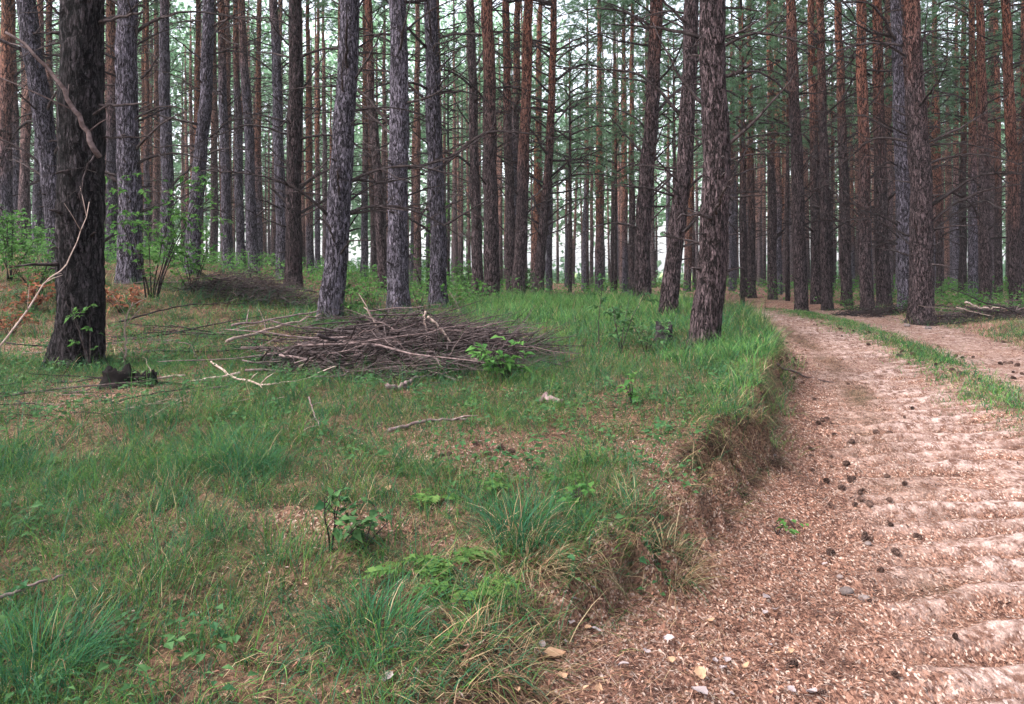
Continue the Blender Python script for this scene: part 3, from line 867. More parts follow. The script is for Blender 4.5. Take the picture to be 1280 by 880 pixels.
# young boughs with green needles hanging lower on the dim right side, part of separate understorey pines
def low_bough_tree(seed):
    return crown_mesh(seed, 4.2, 2.1, 24, 26, "foliage", 20, .17, .010)
LB = [low_bough_tree(260 + i) for i in range(3)]
yp = None
for i, (px, d, hb) in enumerate([(712,27,3.9),(770,30,4.2),(842,27,5.2),(928,24,4.6),(985,24,4.7),(1040,28,5.0),(1100,27,5.6),(1215,25,5.3),(1262,29,5.6),(560,34,6.2),(640,31,6.0),(1160,32,5.8),(735,36,4.8),(900,33,5.2)]):
    x = (px - 640) / F * d; rs = np.random.default_rng(330 + i)
    loc = (x, d, gz(x, d))
    if yp is None:
        yp = thing("young_pine", "", "pine tree", loc, "slender pines with low green boughs")
        b = MB(); b.tube([(0, 0, -.3), (.03, 0, 2), (0, .03, 5), (0, 0, 9)], [.075, .065, .05, .02], 9)
        tr = obj("trunk", b.mesh("trunk", [BARK_RED]), yp); tr["redness"] = .5
        obj("crown", LB[0], yp, (0, 0, 4.8))
        t = yp
    else:
        t = yp.copy(); COL.objects.link(t); t.location = loc
        for ch in yp.children:
            c = ch.copy(); COL.objects.link(c); c.parent = t
            if c.name.startswith("crown"): c.data = LB[i % 3]
    for c in t.children:
        if c.name.startswith("crown"): c.location.z = hb + rs.uniform(-.2, .3)
    t.rotation_euler = (0, 0, rs.uniform(0, 6.28))
    t["label"] = "slender pine with low hanging green boughs among the taller trunks" 

# ------------------------------------------------------------------ woodland edge and undergrowth
def leaf_quads(o, d, L, W, rs, droop=.25):
    """N pointed leaves: 6 vertices each, folded along the midrib."""
    N = len(o)
    up = np.tile([0, 0, 1.0], (N, 1)) + rs.normal(0, .35, (N, 3))
    s = np.cross(d, up); s /= np.linalg.norm(s, axis=1, keepdims=True) + 1e-9
    n = np.cross(s, d)
    L = L[:, None]; W = W[:, None]
    v = np.stack([o, o + d * L * .45 + s * W * .5 + n * W * .12, o + d * L - np.array([0, 0, 1.0]) * L * droop,
                  o + d * L * .45 - s * W * .5 + n * W * .12, o + d * L * .5 - np.array([0, 0, 1.0]) * L * droop * .2], 1)
    f0 = np.array([[0, 1, 4], [1, 2, 4], [2, 3, 4], [3, 0, 4]])
    f = (np.arange(N)[:, None, None] * 5 + f0[None]).reshape(-1, 3)
    return v.reshape(-1, 3), f

def unit(v):
    return v / (np.linalg.norm(v, axis=-1, keepdims=True) + 1e-9)

def edge_foliage():
    rs = np.random.default_rng(5)
    nb = 1500
    q = rs.uniform(-.95, .95, nb)
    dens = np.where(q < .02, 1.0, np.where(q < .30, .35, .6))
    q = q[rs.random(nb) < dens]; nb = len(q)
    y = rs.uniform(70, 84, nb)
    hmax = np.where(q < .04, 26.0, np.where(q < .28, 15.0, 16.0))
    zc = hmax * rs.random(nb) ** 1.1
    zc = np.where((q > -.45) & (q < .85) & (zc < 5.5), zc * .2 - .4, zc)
    c = np.stack([q * y, y, zc * np.where(zc > 4, 1, .8)], -1)
    K = 110
    p = c[:, None, :] + rs.normal(0, 1, (nb, K, 3)) * np.array([1.5, 1.2, 1.1])
    p = p.reshape(-1, 3)
    p[:, 2] = np.maximum(p[:, 2], ground(p[:, 0], p[:, 1]))
    d = unit(rs.normal(0, 1, p.shape) + [0, 0, -.2])
    L = rs.uniform(.3, .75, len(p))
    v, f = leaf_quads(p, d, L, L * .7, rs)
    return v, f
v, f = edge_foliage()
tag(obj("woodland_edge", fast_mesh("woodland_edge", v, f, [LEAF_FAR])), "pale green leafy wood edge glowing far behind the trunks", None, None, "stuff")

def undergrowth():
    rs = np.random.default_rng(9)
    V = []; FF = []; n = 0
    # low leafy growth below the trees of the left and the middle back
    N = 620
    y = rs.uniform(13.5, 30, N); q = rs.uniform(-.70, .02, N)
    x = q * y
    nz = fbm(x * .5, y * .5, seed=61)
    ok = (nz > -.12) & (rs.random(N) < np.where(q < -.3, 1, .55)) & ~((q > -.42) & (q < -.24) & (y < 17))
    x, y = x[ok], y[ok]
    N2 = 170; y2 = rs.uniform(15, 27, N2); x2 = rs.uniform(.36, .72, N2) * y2
    k2 = (track_u(x2, y2) > 2.3) & (fbm(x2 * .6, y2 * .6, seed=62) > -.1)
    x, y = np.concatenate([x, x2[k2]]), np.concatenate([y, y2[k2]])
    h = rs.uniform(.15, .75, len(x)) * np.where(x / y < -.35, 1.25, .85)
    x3 = rs.uniform(-.72, .74, 640); y3 = rs.uniform(24, 68, 640); x3 = x3 * y3
    k3 = (fbm(x3 * .3, y3 * .3, seed=63) > -.2)
    x, y = np.concatenate([x, x3[k3]]), np.concatenate([y, y3[k3]])
    h = np.concatenate([h, rs.uniform(.25, .8, k3.sum())])
    K = 46
    p = np.stack([np.repeat(x, K), np.repeat(y, K), np.repeat(h, K)], -1)
    hh = p[:, 2].copy(); u = rs.random(len(p)) ** .8
    wd_ = np.where(p[:, 1] > 28, .6, .28)
    p[:, 0] += rs.normal(0, 1, len(p)) * wd_; p[:, 1] += rs.normal(0, 1, len(p)) * wd_
    p[:, 2] = ground(p[:, 0], p[:, 1]) + hh * u
    d = unit(np.stack([rs.normal(0, 1, len(p)), rs.normal(0, 1, len(p)), rs.uniform(-.3, .5, len(p))], -1))
    L = rs.uniform(.05, .11, len(p)) * np.where(p[:, 1] > 28, 1.9, 1)
    v, f = leaf_quads(p, d, L, L * .62, rs)
    return v, f
v, f = undergrowth()
tag(obj("undergrowth", fast_mesh("undergrowth", v, f, [LEAF])), "low leafy undergrowth spreading below the trunks on the left", None, None, "stuff")

# ------------------------------------------------------------------ grass
def blades(x, y, L, W, tint, rs, lean=.5, heading=None, seg=3):
    N = len(x)
    z = ground(x, y, True) - .006
    h = rs.uniform(0, 2 * math.pi, N) if heading is None else heading
    dirv = np.stack([np.cos(h), np.sin(h), np.zeros(N)], -1)
    side = np.stack([-np.sin(h), np.cos(h), np.zeros(N)], -1)
    tw = rs.normal(0, .6, N)
    side = side * np.cos(tw)[:, None] + dirv * np.sin(tw)[:, None]
    ln = np.abs(rs.normal(lean, .32, N)); cv = rs.uniform(.3, 1.3, N)
    root = np.stack([x, y, z], -1)
    vs_ = []
    for k in range(seg + 1):
        t = k / seg
        a = ln * .5 + cv * t
        out = np.sin(np.minimum(a, 2.2)) * t
        up = np.cos(np.minimum(a, 2.2)) * t
        c = root + (dirv * out[:, None] + np.array([0, 0, 1.0]) * up[:, None]) * L[:, None]
        w = W * (1 - .75 * t)
        if k < seg:
            vs_ += [c - side * w[:, None] * .5, c + side * w[:, None] * .5]
        else:
            vs_ += [c]
    V = np.stack(vs_, 1); M = V.shape[1]
    tri = []
    for k in range(seg - 1):
        a = 2 * k
        tri += [[a, a + 1, a + 3], [a, a + 3, a + 2]]
    a = 2 * (seg - 1); tri += [[a, a + 1, a + 2]]
    f = (np.arange(N)[:, None, None] * M + np.array(tri)[None]).reshape(-1, 3)
    T = np.repeat(np.concatenate([tint, np.ones((N, 1))], 1), M, 0)
    return V.reshape(-1, 3), f, T

GREENS = np.array([(.026, .098, .044), (.038, .115, .038), (.066, .15, .034), (.031, .102, .056), (.095, .16, .038)])
BRIGHT = np.array([(.085, .21, .05), (.11, .25, .06), (.14, .26, .08)])
STRAW = np.array([(.30, .21, .12), (.20, .125, .07), (.11, .062, .04), (.38, .29, .18)])

def tints(N, rs, straw=.15, bright=0.0):
    c = GREENS[rs.integers(0, len(GREENS), N)]
    s = rs.random(N)
    c = np.where((s < straw)[:, None], STRAW[rs.integers(0, len(STRAW), N)], c)
    s2 = rs.random(N)
    c = np.where((s2 < bright)[:, None], BRIGHT[rs.integers(0, 3, N)], c)
    return c * rs.uniform(.75, 1.25, (N, 1))

def grass_amount(X, Y):
    sand, lit, fl, tb, u = masks(X, Y)
    left = 1 - sstep(-.25, .30, tb + .3 * fbm(X * 2.2, Y * 2.2, seed=41))
    g = left * (1 - .93 * bare(X, Y))
    pat = sstep(-.28, .22, fbm(X * 1.1, Y * 1.1, seed=51) + .35 * fbm(X * 4, Y * 4, seed=52))
    g = g * (.40 + .60 * pat)
    # the wheel track's middle strip and the far verge
    med = np.exp(-((u + .12 * fbm(X * 2, Y * 2, seed=54)) / .24) ** 2) * sstep(5.2, 7, Y) * sstep(-.5, .15, fbm(X * 2.5, Y * 1.2, seed=55) + .15 * 1)
    ver = np.exp(-((u - 2.15) / .35) ** 2) * sstep(6, 9, Y) * .8
    g = np.maximum(g, np.maximum(med, ver * sstep(-.3, .2, fbm(X * 1.5, Y * 1.5, seed=56))))
    # thin under the trees at the back left
    g = g * (1 - .6 * sstep(11, 15, Y) * (1 - sstep(-2.5, -.5, X)))
    return g, u

VV = []; FF = []; TT = []; NV = 0
def push(v, f, t):
    global NV
    VV.append(v); FF.append(f + NV); TT.append(t); NV += len(v)

rs = np.random.default_rng(77)
def scatter(N, y0, y1, clump, cl_r, pw=1.0):
    """Tuft centres in the wedge in view, several blades each."""
    y = np.sqrt(rs.uniform(y0 ** 2, y1 ** 2, N)) if pw == 1 else y0 + (y1 - y0) * rs.random(N) ** pw
    x = rs.uniform(-.72, .74, N) * y
    g, u = grass_amount(x, y)
    k = rs.random(N) < g
    x, y = x[k], y[k]
    big = np.exp(rs.normal(0, .35, len(x)))
    n = np.maximum(2, (clump * big * rs.uniform(.5, 1.4, len(x))).astype(int))
    X = np.repeat(x, n); Y = np.repeat(y, n); B = np.repeat(big, n)
    ang = rs.uniform(0, 6.283, len(X)); r = cl_r * np.sqrt(rs.random(len(X))) * B
    hd = ang + rs.normal(0, .7, len(X))
    dom = np.repeat(rs.uniform(0, 6.283, len(x)), n)
    hd = np.where(rs.random(len(X)) < .5, dom + rs.normal(0, .5, len(X)), hd)
    st = np.repeat(np.clip(rs.normal(.25, .18, len(x)), .02, .8), n)
    return X + np.cos(ang) * r, Y + np.sin(ang) * r, B, hd, st, np.repeat(rs.integers(0, 5, len(x)), n)

for (N, y0, y1, cl, cr, L0, W0, pw) in [(5200, 2.0, 4.2, 16, .06, .14, .0030, 1), (7500, 4.0, 7.5, 16, .08, .155, .0040, 1), (8500, 7.2, 13, 13, .10, .19, .0065, 1), (4200, 12.5, 21, 12, .16, .20, .010, 1)]:
    X, Y, B, hd, st, gi = scatter(N, y0, y1, cl, cr, pw)
    Lb = L0 * np.clip(B, .5, 2.2) * rs.uniform(.45, 1.25, len(X))
    Lb = Lb * (.72 + .6 * sstep(-.1, .35, fbm(X * .9, Y * .9, seed=71)))
    u = track_u(X, Y)
    Lb = np.where(u > -.8, Lb * .5, Lb)
    c = GREENS[np.where(rs.random(len(X)) < .6, gi, rs.integers(0, 5, len(X)))]
    sm = rs.random(len(X)) < st
    Lb = np.where(sm, Lb * .5, Lb * .98)
    c = np.where(sm[:, None], STRAW[rs.integers(0, 4, len(X))], c) * rs.uniform(.5, 1.12, (len(X), 1))
    push(*blades(X, Y, Lb, W0 * rs.uniform(.6, 1.3, len(X)), c, rs, .55, hd))

# sheet of tall fresh grass in the gap between the brush pile and the two leaning trunks
N = 30000
y = np.sqrt(rs.uniform(8.6 ** 2, 19 ** 2, N)); x = rs.uniform(-1.2, 5.0, N)
pxx = 640 + F * x / y
u = track_u(x, y)
w = sstep(560, 640, pxx) * sstep(8.8, 10.2, y + .6 * fbm(x, y, seed=81)) * (1 - sstep(-3.2, -2.3, u)) * (1 - .5 * sstep(15, 19, y))
k = rs.random(N) < w
x, y = x[k], y[k]
push(*blades(x, y, rs.uniform(.10, .33, len(x)) * (.7 + .6 * sstep(-.2, .3, fbm(x * .8, y * .8, seed=82))), rs.uniform(.004, .009, len(x)), tints(len(x), rs, .14, .55), rs, .42))
# long fresh grass round the foot of the stout bank pine and along the bank's lip
for (px, py, rad, n, Lg) in [(922, 446, .5, 900, .30), (938, 430, .5, 500, .24), (950, 412, .6, 400, .22), (898, 442, .3, 350, .26), (862, 452, .35, 300, .22), (945, 462, .35, 350, .24), (930, 490, .3, 260, .22)]:
    c = P(px, py)
    a = rs.uniform(0, 6.28, n); r = rad * np.sqrt(rs.random(n))
    push(*blades(c.x + r * np.cos(a) * .8, c.y + r * np.sin(a), Lg * rs.uniform(.5, 1.1, n), rs.uniform(.004, .007, n), tints(n, rs, .2, .5), rs, .55))
# the green strip between the ruts, and grass about the feet of the near trunks
N = 16000
y = 5.0 + 14 * rs.random(N) ** .8; x = cT(y) + rs.normal(0, .20, N) * np.sqrt(1 + .1)
k = rs.random(N) < sstep(5.2, 7.5, y) * (.25 + .75 * sstep(-.25, .15, fbm(x * 2.2, y * 1.1, seed=85)))
x, y = x[k], y[k]
push(*blades(x, y, rs.uniform(.04, .13, len(x)), rs.uniform(.005, .011, len(x)), tints(len(x), rs, .14, .25), rs, .9))
for (tx, ty, tr_) in PLACED[:len(TREES)]:
    if ty > 17.5: continue
    n = int(170 if tx < 5 else 120); a = rs.uniform(0, 6.28, n); r = tr_ * 1.15 + np.abs(rs.normal(0, .16, n))
    push(*blades(tx + r * np.cos(a), ty + r * np.sin(a), rs.uniform(.07, .26, n), rs.uniform(.004, .008, n), tints(n, rs, .3, .1), rs, .5))
# grass of the verge beyond the far rut
N = 14000
y = 6 + 14 * rs.random(N) ** .8; x = cT(y) + 2.35 + rs.normal(0, .45, N)
k = (track_u(x, y) > 1.7) & (rs.random(N) < .2 + .8 * sstep(-.2, .2, fbm(x * .9, y * .9, seed=87)))
x, y = x[k], y[k]
push(*blades(x, y, rs.uniform(.06, .2, len(x)), rs.uniform(.005, .010, len(x)), tints(len(x), rs, .25, .05), rs, .7))
# dead grass and roots that overhang the bank's lip and fall down its face
def beard(N, y0, y1, Lr, Wr, dark):
    y = y0 + (y1 - y0) * rs.random(N) ** 1.15
    bw = bwT(y); off = rs.uniform(-.2, .26, N) * bw
    sl = np.sqrt(1 + .55 * ((cT(y + .2) - cT(y - .2)) / .4) ** 2)
    e = .16 * fbm((cT(y) - 2) * 1.3, y * 1.3, seed=5)
    x = cT(y) + (-1.62 - bw + off) * sl
    for _ in range(2):
        u, e = bank_t(x, y); x = x + (-1.62 - bw + off - (u + e)) * sl
    k = rs.random(N) < .06 + .94 * sstep(-.02, .22, fbm(x * 1.5, y * 1.5, seed=88) + .3 * vnoise(x * 5, y * 5, seed=89))
    x, y = x[k], y[k]; n = len(x)
    z = ground(x, y, True) + .01
    out = unit(np.stack([rs.uniform(.5, 1, n), rs.normal(-.45, .45, n), np.zeros(n)], -1))
    L = rs.uniform(*Lr, n)[:, None]; W = rs.uniform(*Wr, n)[:, None]
    side = np.stack([-out[:, 1], out[:, 0], np.zeros(n)], -1)
    root = np.stack([x, y, z], -1); rows = []
    rise, reach = rs.uniform(.0, .25, n)[:, None], rs.uniform(.3, .7, n)[:, None]
    for t in (0, .3, .65, 1.0):
        c = root + out * L * reach * (1 - (1 - t) ** 1.6) + np.array([0, 0, 1.0]) * L * (rise * t - .95 * t * t * (1.1 - reach * .6))
        gzz = ground(c[:, 0], c[:, 1], False) + .006 + .01 * t
        c[:, 2] = np.maximum(c[:, 2], gzz)
        w = W * (1 - .7 * t) * .5
        rows += [c - side * w, c + side * w]
    V = np.stack(rows, 1); tri = []
    for q in range(3):
        a = 2 * q; tri += [[a, a + 1, a + 3], [a, a + 3, a + 2]]
    f = (np.arange(n)[:, None, None] * 8 + np.array(tri)[None]).reshape(-1, 3)
    pal = np.array([(.025, .016, .013), (.045, .027, .02), (.015, .010, .009), (.10, .062, .043)] if dark else [(.28, .2, .12), (.19, .125, .075), (.10, .06, .04), (.07, .10, .04)])
    T = np.repeat(np.concatenate([pal[rs.integers(0, 4, n)] * rs.uniform(.7, 1.2, (n, 1)), np.ones((n, 1))], 1), 8, 0)
    push(V.reshape(-1, 3), f, T)
N = 9000
y = 2.2 + 10.5 * rs.random(N); bw = bwT(y); sl = np.sqrt(1 + .55 * ((cT(y + .2) - cT(y - .2)) / .4) ** 2)
off = rs.uniform(-.6, .08, N) * bw; x = cT(y) + (-1.62 - bw + off) * sl
for _ in range(2):
    u, e = bank_t(x, y); x = x + (-1.62 - bw + off - (u + e)) * sl
k = rs.random(N) < sstep(-.2, .25, fbm(x * 1.8, y * 1.8, seed=90))
x, y = x[k], y[k]
push(*blades(x, y, rs.uniform(.07, .22, len(x)), rs.uniform(.003, .0055, len(x)), tints(len(x), rs, .28, .1), rs, 1.0, rs.normal(-.2, .8, len(x))))
beard(12000, 2.2, 12.5, (.06, .18), (.003, .006), True)
beard(7000, 2.2, 12, (.10, .30), (.0022, .0042), False)
# straw and roots hanging over the bank's edge
N = 9000
y = 2.2 + 10 * rs.random(N) ** 1.3; x = cT(y) - 1.62 - bwT(y) * rs.uniform(-.1, 1.15, N) - .05
sd_, lt_, fl_, tb, u = masks(x, y)
k = (rs.random(N) < np.exp(-((tb + .03) / .22) ** 2) * (.25 + .75 * sstep(-.1, .3, fbm(x * 1.6, y * 1.6, seed=83))))
x, y = x[k], y[k]
push(*blades(x, y, rs.uniform(.08, .26, len(x)), rs.uniform(.0022, .004, len(x)), tints(len(x), rs, .72), rs, 1.15, rs.normal(-.25, .5, len(x))))
# flattened dead blades and needles between the tufts
N = 75000
y = np.sqrt(rs.uniform(2 ** 2, 10 ** 2, N)); x = rs.uniform(-.72, .45, N) * y
g, u = grass_amount(x, y); k = (u < -2.0)
x, y = x[k], y[k]
push(*blades(x, y, rs.uniform(.03, .10, len(x)), rs.uniform(.0018, .0034, len(x)), STRAW[rs.integers(0, 4, len(x))] * rs.uniform(.7, 1.15, (len(x), 1)), rs, 1.9))
gm = fast_mesh("grass", np.concatenate(VV), np.concatenate(FF), [TINTED], None, False, np.concatenate(TT))
tag(obj("grass", gm), "bluish green and straw coloured grass covering the bank and the clearing", None, None, "stuff")
print("grass tris", len(gm.polygons))

# ------------------------------------------------------------------ needle litter and chips
LIT = np.array([(.30, .15, .105), (.19, .09, .065), (.42, .265, .205), (.085, .042, .034), (.40, .30, .26), (.25, .125, .085), (.34, .20, .145), (.05, .028, .024), (.14, .07, .055)])
def chips(x, y, L, W, tint, rs, tilt=.35, lift=.006):
    N = len(x); z = ground(x, y, True) + lift * rs.random(N) + .002
    h = rs.uniform(0, 6.283, N)
    d = np.stack([np.cos(h), np.sin(h), rs.normal(0, tilt, N)], -1); d = unit(d)
    s = np.stack([-np.sin(h), np.cos(h), rs.normal(0, tilt, N)], -1); s = unit(s)
    o = np.stack([x, y, z + np.abs(d[:, 2]) * L * .5], -1)
    n = np.array([0, 0, 1.0])
    v = np.stack([o - d * L[:, None] * .5, o + s * W[:, None] * .5 + n * W[:, None] * .18, o + d * L[:, None] * .5, o - s * W[:, None] * .5 + n * W[:, None] * .12], 1)
    f = (np.arange(N)[:, None] * 4 + np.arange(4)[None])
    return v.reshape(-1, 3), f, np.repeat(np.concatenate([tint, np.ones((N, 1))], 1), 4, 0)
VV = []; FF = []; TT = []; NV = 0
def litter_pass(N, y0, y1, L0, W0, region, pw=1.0):
    y = np.sqrt(rs.uniform(y0 ** 2, y1 ** 2, N)); x = rs.uniform(-.72, .74, N) * y
    sand, lit, fl, tb, u = masks(x, y)
    hol = np.clip(-ridges(x, y, u), 0, 1) * sstep(-1.7, -1.3, u) * (u < 1.7)
    if region == 'bank': w = np.maximum(lit * (1 - sstep(-1.75, -1.2, u) * (1 - .8 * hol)), .10 * lit * (1 - sand)) * (u < 2) * (.25 + .75 * (u > -3.6))
    elif region == 'all': w = (.7 + .3 * lit) * (u < -2.0)
    else: w = sand * (1 - .85 * np.clip(ridges(x, y, u) * 1.5 + .4, 0, 1)) * np.clip(.25 + .9 * sstep(-.2, .3, fbm(x * 1.2, y * 2.2, seed=91)), 0, 1)
    k = rs.random(N) < w
    x, y = x[k], y[k]; n = len(x)
    c = LIT[rs.integers(0, len(LIT), n)] * rs.uniform(.42, .95, (n, 1))
    push(*chips(x, y, L0 * rs.uniform(.4, 1.3, n), W0 * rs.uniform(.4, 1.15, n), c, rs))
litter_pass(60000, 2.0, 5.0, .024, .008, 'bank')
litter_pass(120000, 2.0, 6, .045, .0022, 'bank')
litter_pass(90000, 5.0, 10, .035, .012, 'bank')
litter_pass(50000, 10, 18, .05, .022, 'bank')
litter_pass(42000, 2.0, 6.5, .04, .0024, 'sand')
litter_pass(16000, 2.0, 7, .018, .007, 'sand')
litter_pass(22000, 6.5, 18, .035, .011, 'sand')
litter_pass(90000, 2.0, 10, .04, .0035, 'all')
litter_pass(30000, 2.0, 8, .02, .009, 'all')
lm = fast_mesh("needle_litter", np.concatenate(VV), np.concatenate(FF), [LITTER], None, False, np.concatenate(TT))
tag(obj("needle_litter", lm), "pinkish brown pine needles and bark chips strewn over bank and track", None, None, "stuff")

# ------------------------------------------------------------------ small broad weeds in the grass
rs = np.random.default_rng(15)
N = 4200
y = np.sqrt(rs.uniform(2.1 ** 2, 11 ** 2, N)); x = rs.uniform(-.7, .42, N) * y
g, u = grass_amount(x, y)
k = (u < -2.3) & (fbm(x * .9, y * .9, seed=95) > -.02)
x, y = x[k], y[k]
K = 9
px_ = np.repeat(x, K) + rs.normal(0, .03, len(x) * K); py_ = np.repeat(y, K) + rs.normal(0, .03, len(x) * K)
sz = np.repeat(rs.uniform(.6, 1.5, len(x)), K)
o = np.stack([px_, py_, ground(px_, py_) + rs.uniform(.01, .09, len(px_)) * sz], -1)
d = unit(np.stack([rs.normal(0, 1, len(o)), rs.normal(0, 1, len(o)), rs.uniform(-.05, .5, len(o))], -1))
L = rs.uniform(.018, .045, len(o)) * sz
v, f = leaf_quads(o, d, L, L * .55, rs)
tag(obj("low_weeds", fast_mesh("low_weeds", v, f, [LEAF_DARK])), "small dark broad leaved weeds scattered through the grass", None, None, "stuff")

# ------------------------------------------------------------------ the damp air of the wood
def haze_box():
    b = MB(); x0, x1, y0, y1, z0, z1 = -620, 620, -60, 920, -3, 26
    v = [(x, y, z) for z in (z0, z1) for y in (y0, y1) for x in (x0, x1)]
    b.add(v, [(0, 2, 3, 1), (4, 5, 7, 6), (0, 1, 5, 4), (2, 6, 7, 3), (0, 4, 6, 2), (1, 3, 7, 5)])
    m, nt = newmat("haze"); N = NT(nt)
    pv = N.n("ShaderNodeVolumePrincipled"); pv.inputs["Density"].default_value = HAZE
    pv.inputs["Color"].default_value = (.93, .95, 1, 1)
    o = N.n("ShaderNodeOutputMaterial"); N.l(pv.outputs[0], o.inputs["Volume"])
    tag(obj("haze", b.mesh("haze", [m], False)), "pale damp air between the far trunks", None, None, "stuff")
HAZE = .0005
if HAZE > 0: haze_box()

# ------------------------------------------------------------------ brush pile
STICKS = []
for i, (L, r0, ri, dr, tw, wg) in enumerate([(1.2, .014, .02, .02, 3, .06), (1.6, .018, .04, .05, 4, .05), (2.0, .022, .0, -.03, 4, .05), (.9, .011, .05, .1, 3, .07), (1.4, .012, .0, .08, 6, .08), (2.3, .028, .05, .04, 3, .04), (1.1, .016, .1, .05, 2, .05), (1.8, .014, .1, .12, 7, .07)]):
    STICKS.append([dead_branch_mesh(300 + i, L, r0 * .72, ri, dr, tw, "stick", m_, wg) for m_ in (STICK, PALE_STICK, DEADWOOD)])

def heap(cx, cyy, rx, ry, hz, n, seed, label, group, mats=(0, 0, 0, 0, 1, 2), along=0.0, spread=.8, sc=(.6, 1.1)):
    rs = np.random.default_rng(seed); src = None
    for k in range(n):
        a, r = rs.uniform(0, 6.283), math.sqrt(rs.random())
        x, y = cx + rx * r * math.cos(a), cyy + ry * r * math.sin(a)
        z = gz(x, y) + .02 + hz * (1 - r ** 1.6) * rs.uniform(.35, 1.05)
        o = bpy.data.objects.new("branch", STICKS[int(rs.integers(0, 8))][int(rs.choice(mats))])
        COL.objects.link(o)
        az = along + rs.normal(0, spread) + (math.pi if rs.random() < .5 else 0)
        s = rs.uniform(*sc); el = rs.normal(.03, .13)
        L = 1.5 * s
        o.location = (x - math.cos(az) * L * .45, y - math.sin(az) * L * .45, z - math.sin(el) * L * .4)
        o.rotation_euler = (Matrix.Rotation(az, 3, 'Z') @ Matrix.Rotation(-el, 3, 'Y') @ Matrix.Rotation(rs.uniform(0, 6.28), 3, 'X')).to_euler()
        o.scale = (s, s, s)
        tag(o, label, "branch", group)

def twig_mass(cx, cyy, rx, ry, hz, n, seed, label, mat):
    rs = np.random.default_rng(seed); b = MB()
    for k in range(n):
        a, r = rs.uniform(0, 6.283), math.sqrt(rs.random())
        x, y = cx + rx * r * math.cos(a), cyy + ry * r * math.sin(a)
        o = np.array([x, y, 0]); o[2] = float(ground(np.array([x]), np.array([y]))[0]) + hz * (1 - r ** 1.8) * rs.random()
        L = rs.uniform(.15, .65); az = rs.normal(0, .9); el = rs.normal(.05, .22)
        d = np.array([math.cos(az) * math.cos(el), math.sin(az) * math.cos(el), math.sin(el)]) * L
        mid = o + d * .5 + rs.normal(0, .03, 3)
        r0 = rs.uniform(.003, .008)
        b.tube([o, mid, o + d], [r0, r0 * .8, r0 * .35], 3)
    tag(obj("twigs", b.mesh("twigs", [mat], False)), label, None, None, "stuff")

pc = P(495, 452); PXW = 170 / F * pc.y
heap(pc.x - .05, pc.y, PXW * .86, .95, .45, 170, 21, "dead branch tangled in the big brown brush pile in the clearing", "branches of the big brush pile", (2, 2, 2, 0, 0, 0), along=.0, spread=.65, sc=(.42, .85))
twig_mass(pc.x, pc.y, PXW * 1.02, .98, .42, 2600, 22, "fine brown twigs filling the big brush pile in the clearing", DEADWOOD)
bp = P(302, 372)
heap(bp.x, bp.y, .95, .6, .42, 40, 23, "grey brown branch in the small brush heap between the back trunks on the left", "branches of the back brush heap", (0, 2, 2), .1, .9, (.4, .8))
twig_mass(bp.x, bp.y, 1.0, .6, .42, 900, 24, "fine grey twigs filling the small brush heap behind on the left", DEADWOOD)
rp = P(1228, 398)
heap(rp.x, rp.y, 1.3, .5, .25, 16, 25, "thin pole lying in the low heap beyond the track's right edge", "poles of the right heap", (0, 2, 1), .05, .2, (.8, 1.2))
twig_mass(rp.x, rp.y, 1.4, .55, .22, 700, 27, "fine dark twigs under the poles of the heap on the right", DEADWOOD)
mp_ = P(1100, 394)
twig_mass(mp_.x, mp_.y, 1.1, .6, .16, 600, 28, "dark twiggy debris on the low mound beyond the track", DEADWOOD)
dp = P(130, 500)
heap(dp.x, dp.y, 1.3, .75, .03, 46, 26, "twiggy stick lying on the bare needle patch before the black barked pine", "sticks on the bare patch", (0, 1, 2, 2), .05, .5, (.2, .55))

lp = P(225, 432)
heap(lp.x, lp.y, 1.5, .9, .06, 40, 29, "dark dead branch lying on the ground between the black barked pine and the brush pile", "loose branches left of the pile", (2, 2, 0), .0, .5, (.4, .9))
# ------------------------------------------------------------------ single sticks that one can point at
def stick(label, pts, r0, r1, mat, twigs=2, lift=.02, depth=None, cat="stick"):
    rs = np.random.default_rng(int(sum(p[0] * 3 + p[1] for p in pts)))
    key = []
    for q in pts:
        if depth is None or len(q) == 2 and depth is None:
            w = P(q[0], q[1]); key.append((w.x, w.y, w.z + lift))
        else:
            key.append(tuple(at(q[0], q[1], q[2] if len(q) > 2 else depth)))
    key = np.array(key)
    s = np.linspace(0, len(key) - 1, 14)
    p = np.stack([np.interp(s, np.arange(len(key)), key[:, a]) for a in range(3)], -1) + rs.normal(0, r0 * .5, (14, 3))
    o = p[0].copy(); p = p - o
    b = MB(); b.tube(p, np.linspace(r0, r1, 14), 7)
    for k in range(twigs):
        j = int(rs.integers(2, 13)); dv = unit(p[min(13, j + 2)] - p[j - 2]) + rs.normal(0, .55, 3) * [1, 1, .4]; dv = unit(dv); L = rs.uniform(.1, .3)
        b.tube([p[j], p[j] + dv * L * .5 + [0, 0, .01], p[j] + dv * L], [r0 * .5, r0 * .4, r0 * .15], 4)
    ob = obj("stick", b.mesh("stick", [mat]), None, tuple(o))
    tag(ob, label, cat)
    return ob
stick("pale forked twig on the grass just left in front of the big brush pile", [(264,459),(290,478),(332,491),(380,482),(405,472)], .011, .004, PALE_STICK, 4, .05)
stick("short mossy grey stick in the grass below the middle of the brush pile", [(484,544),(520,536),(560,531),(583,530)], .013, .006, STICK, 1, .03)
stick("bare curved twig lying near the left edge among dark weeds", [(-10,768),(30,752),(78,738)], .007, .004, STICK, 0, .05)
stick("thin dark stick across the track near the bank's bend", [(972,460),(1005,472),(1056,481)], .013, .006, STICK, 1, .02)
stick("long pale pole poking out of the brush pile's left side, upper one", [(283,440),(320,430),(360,418),(402,404)], .018, .012, PALE_STICK, 1, .12)
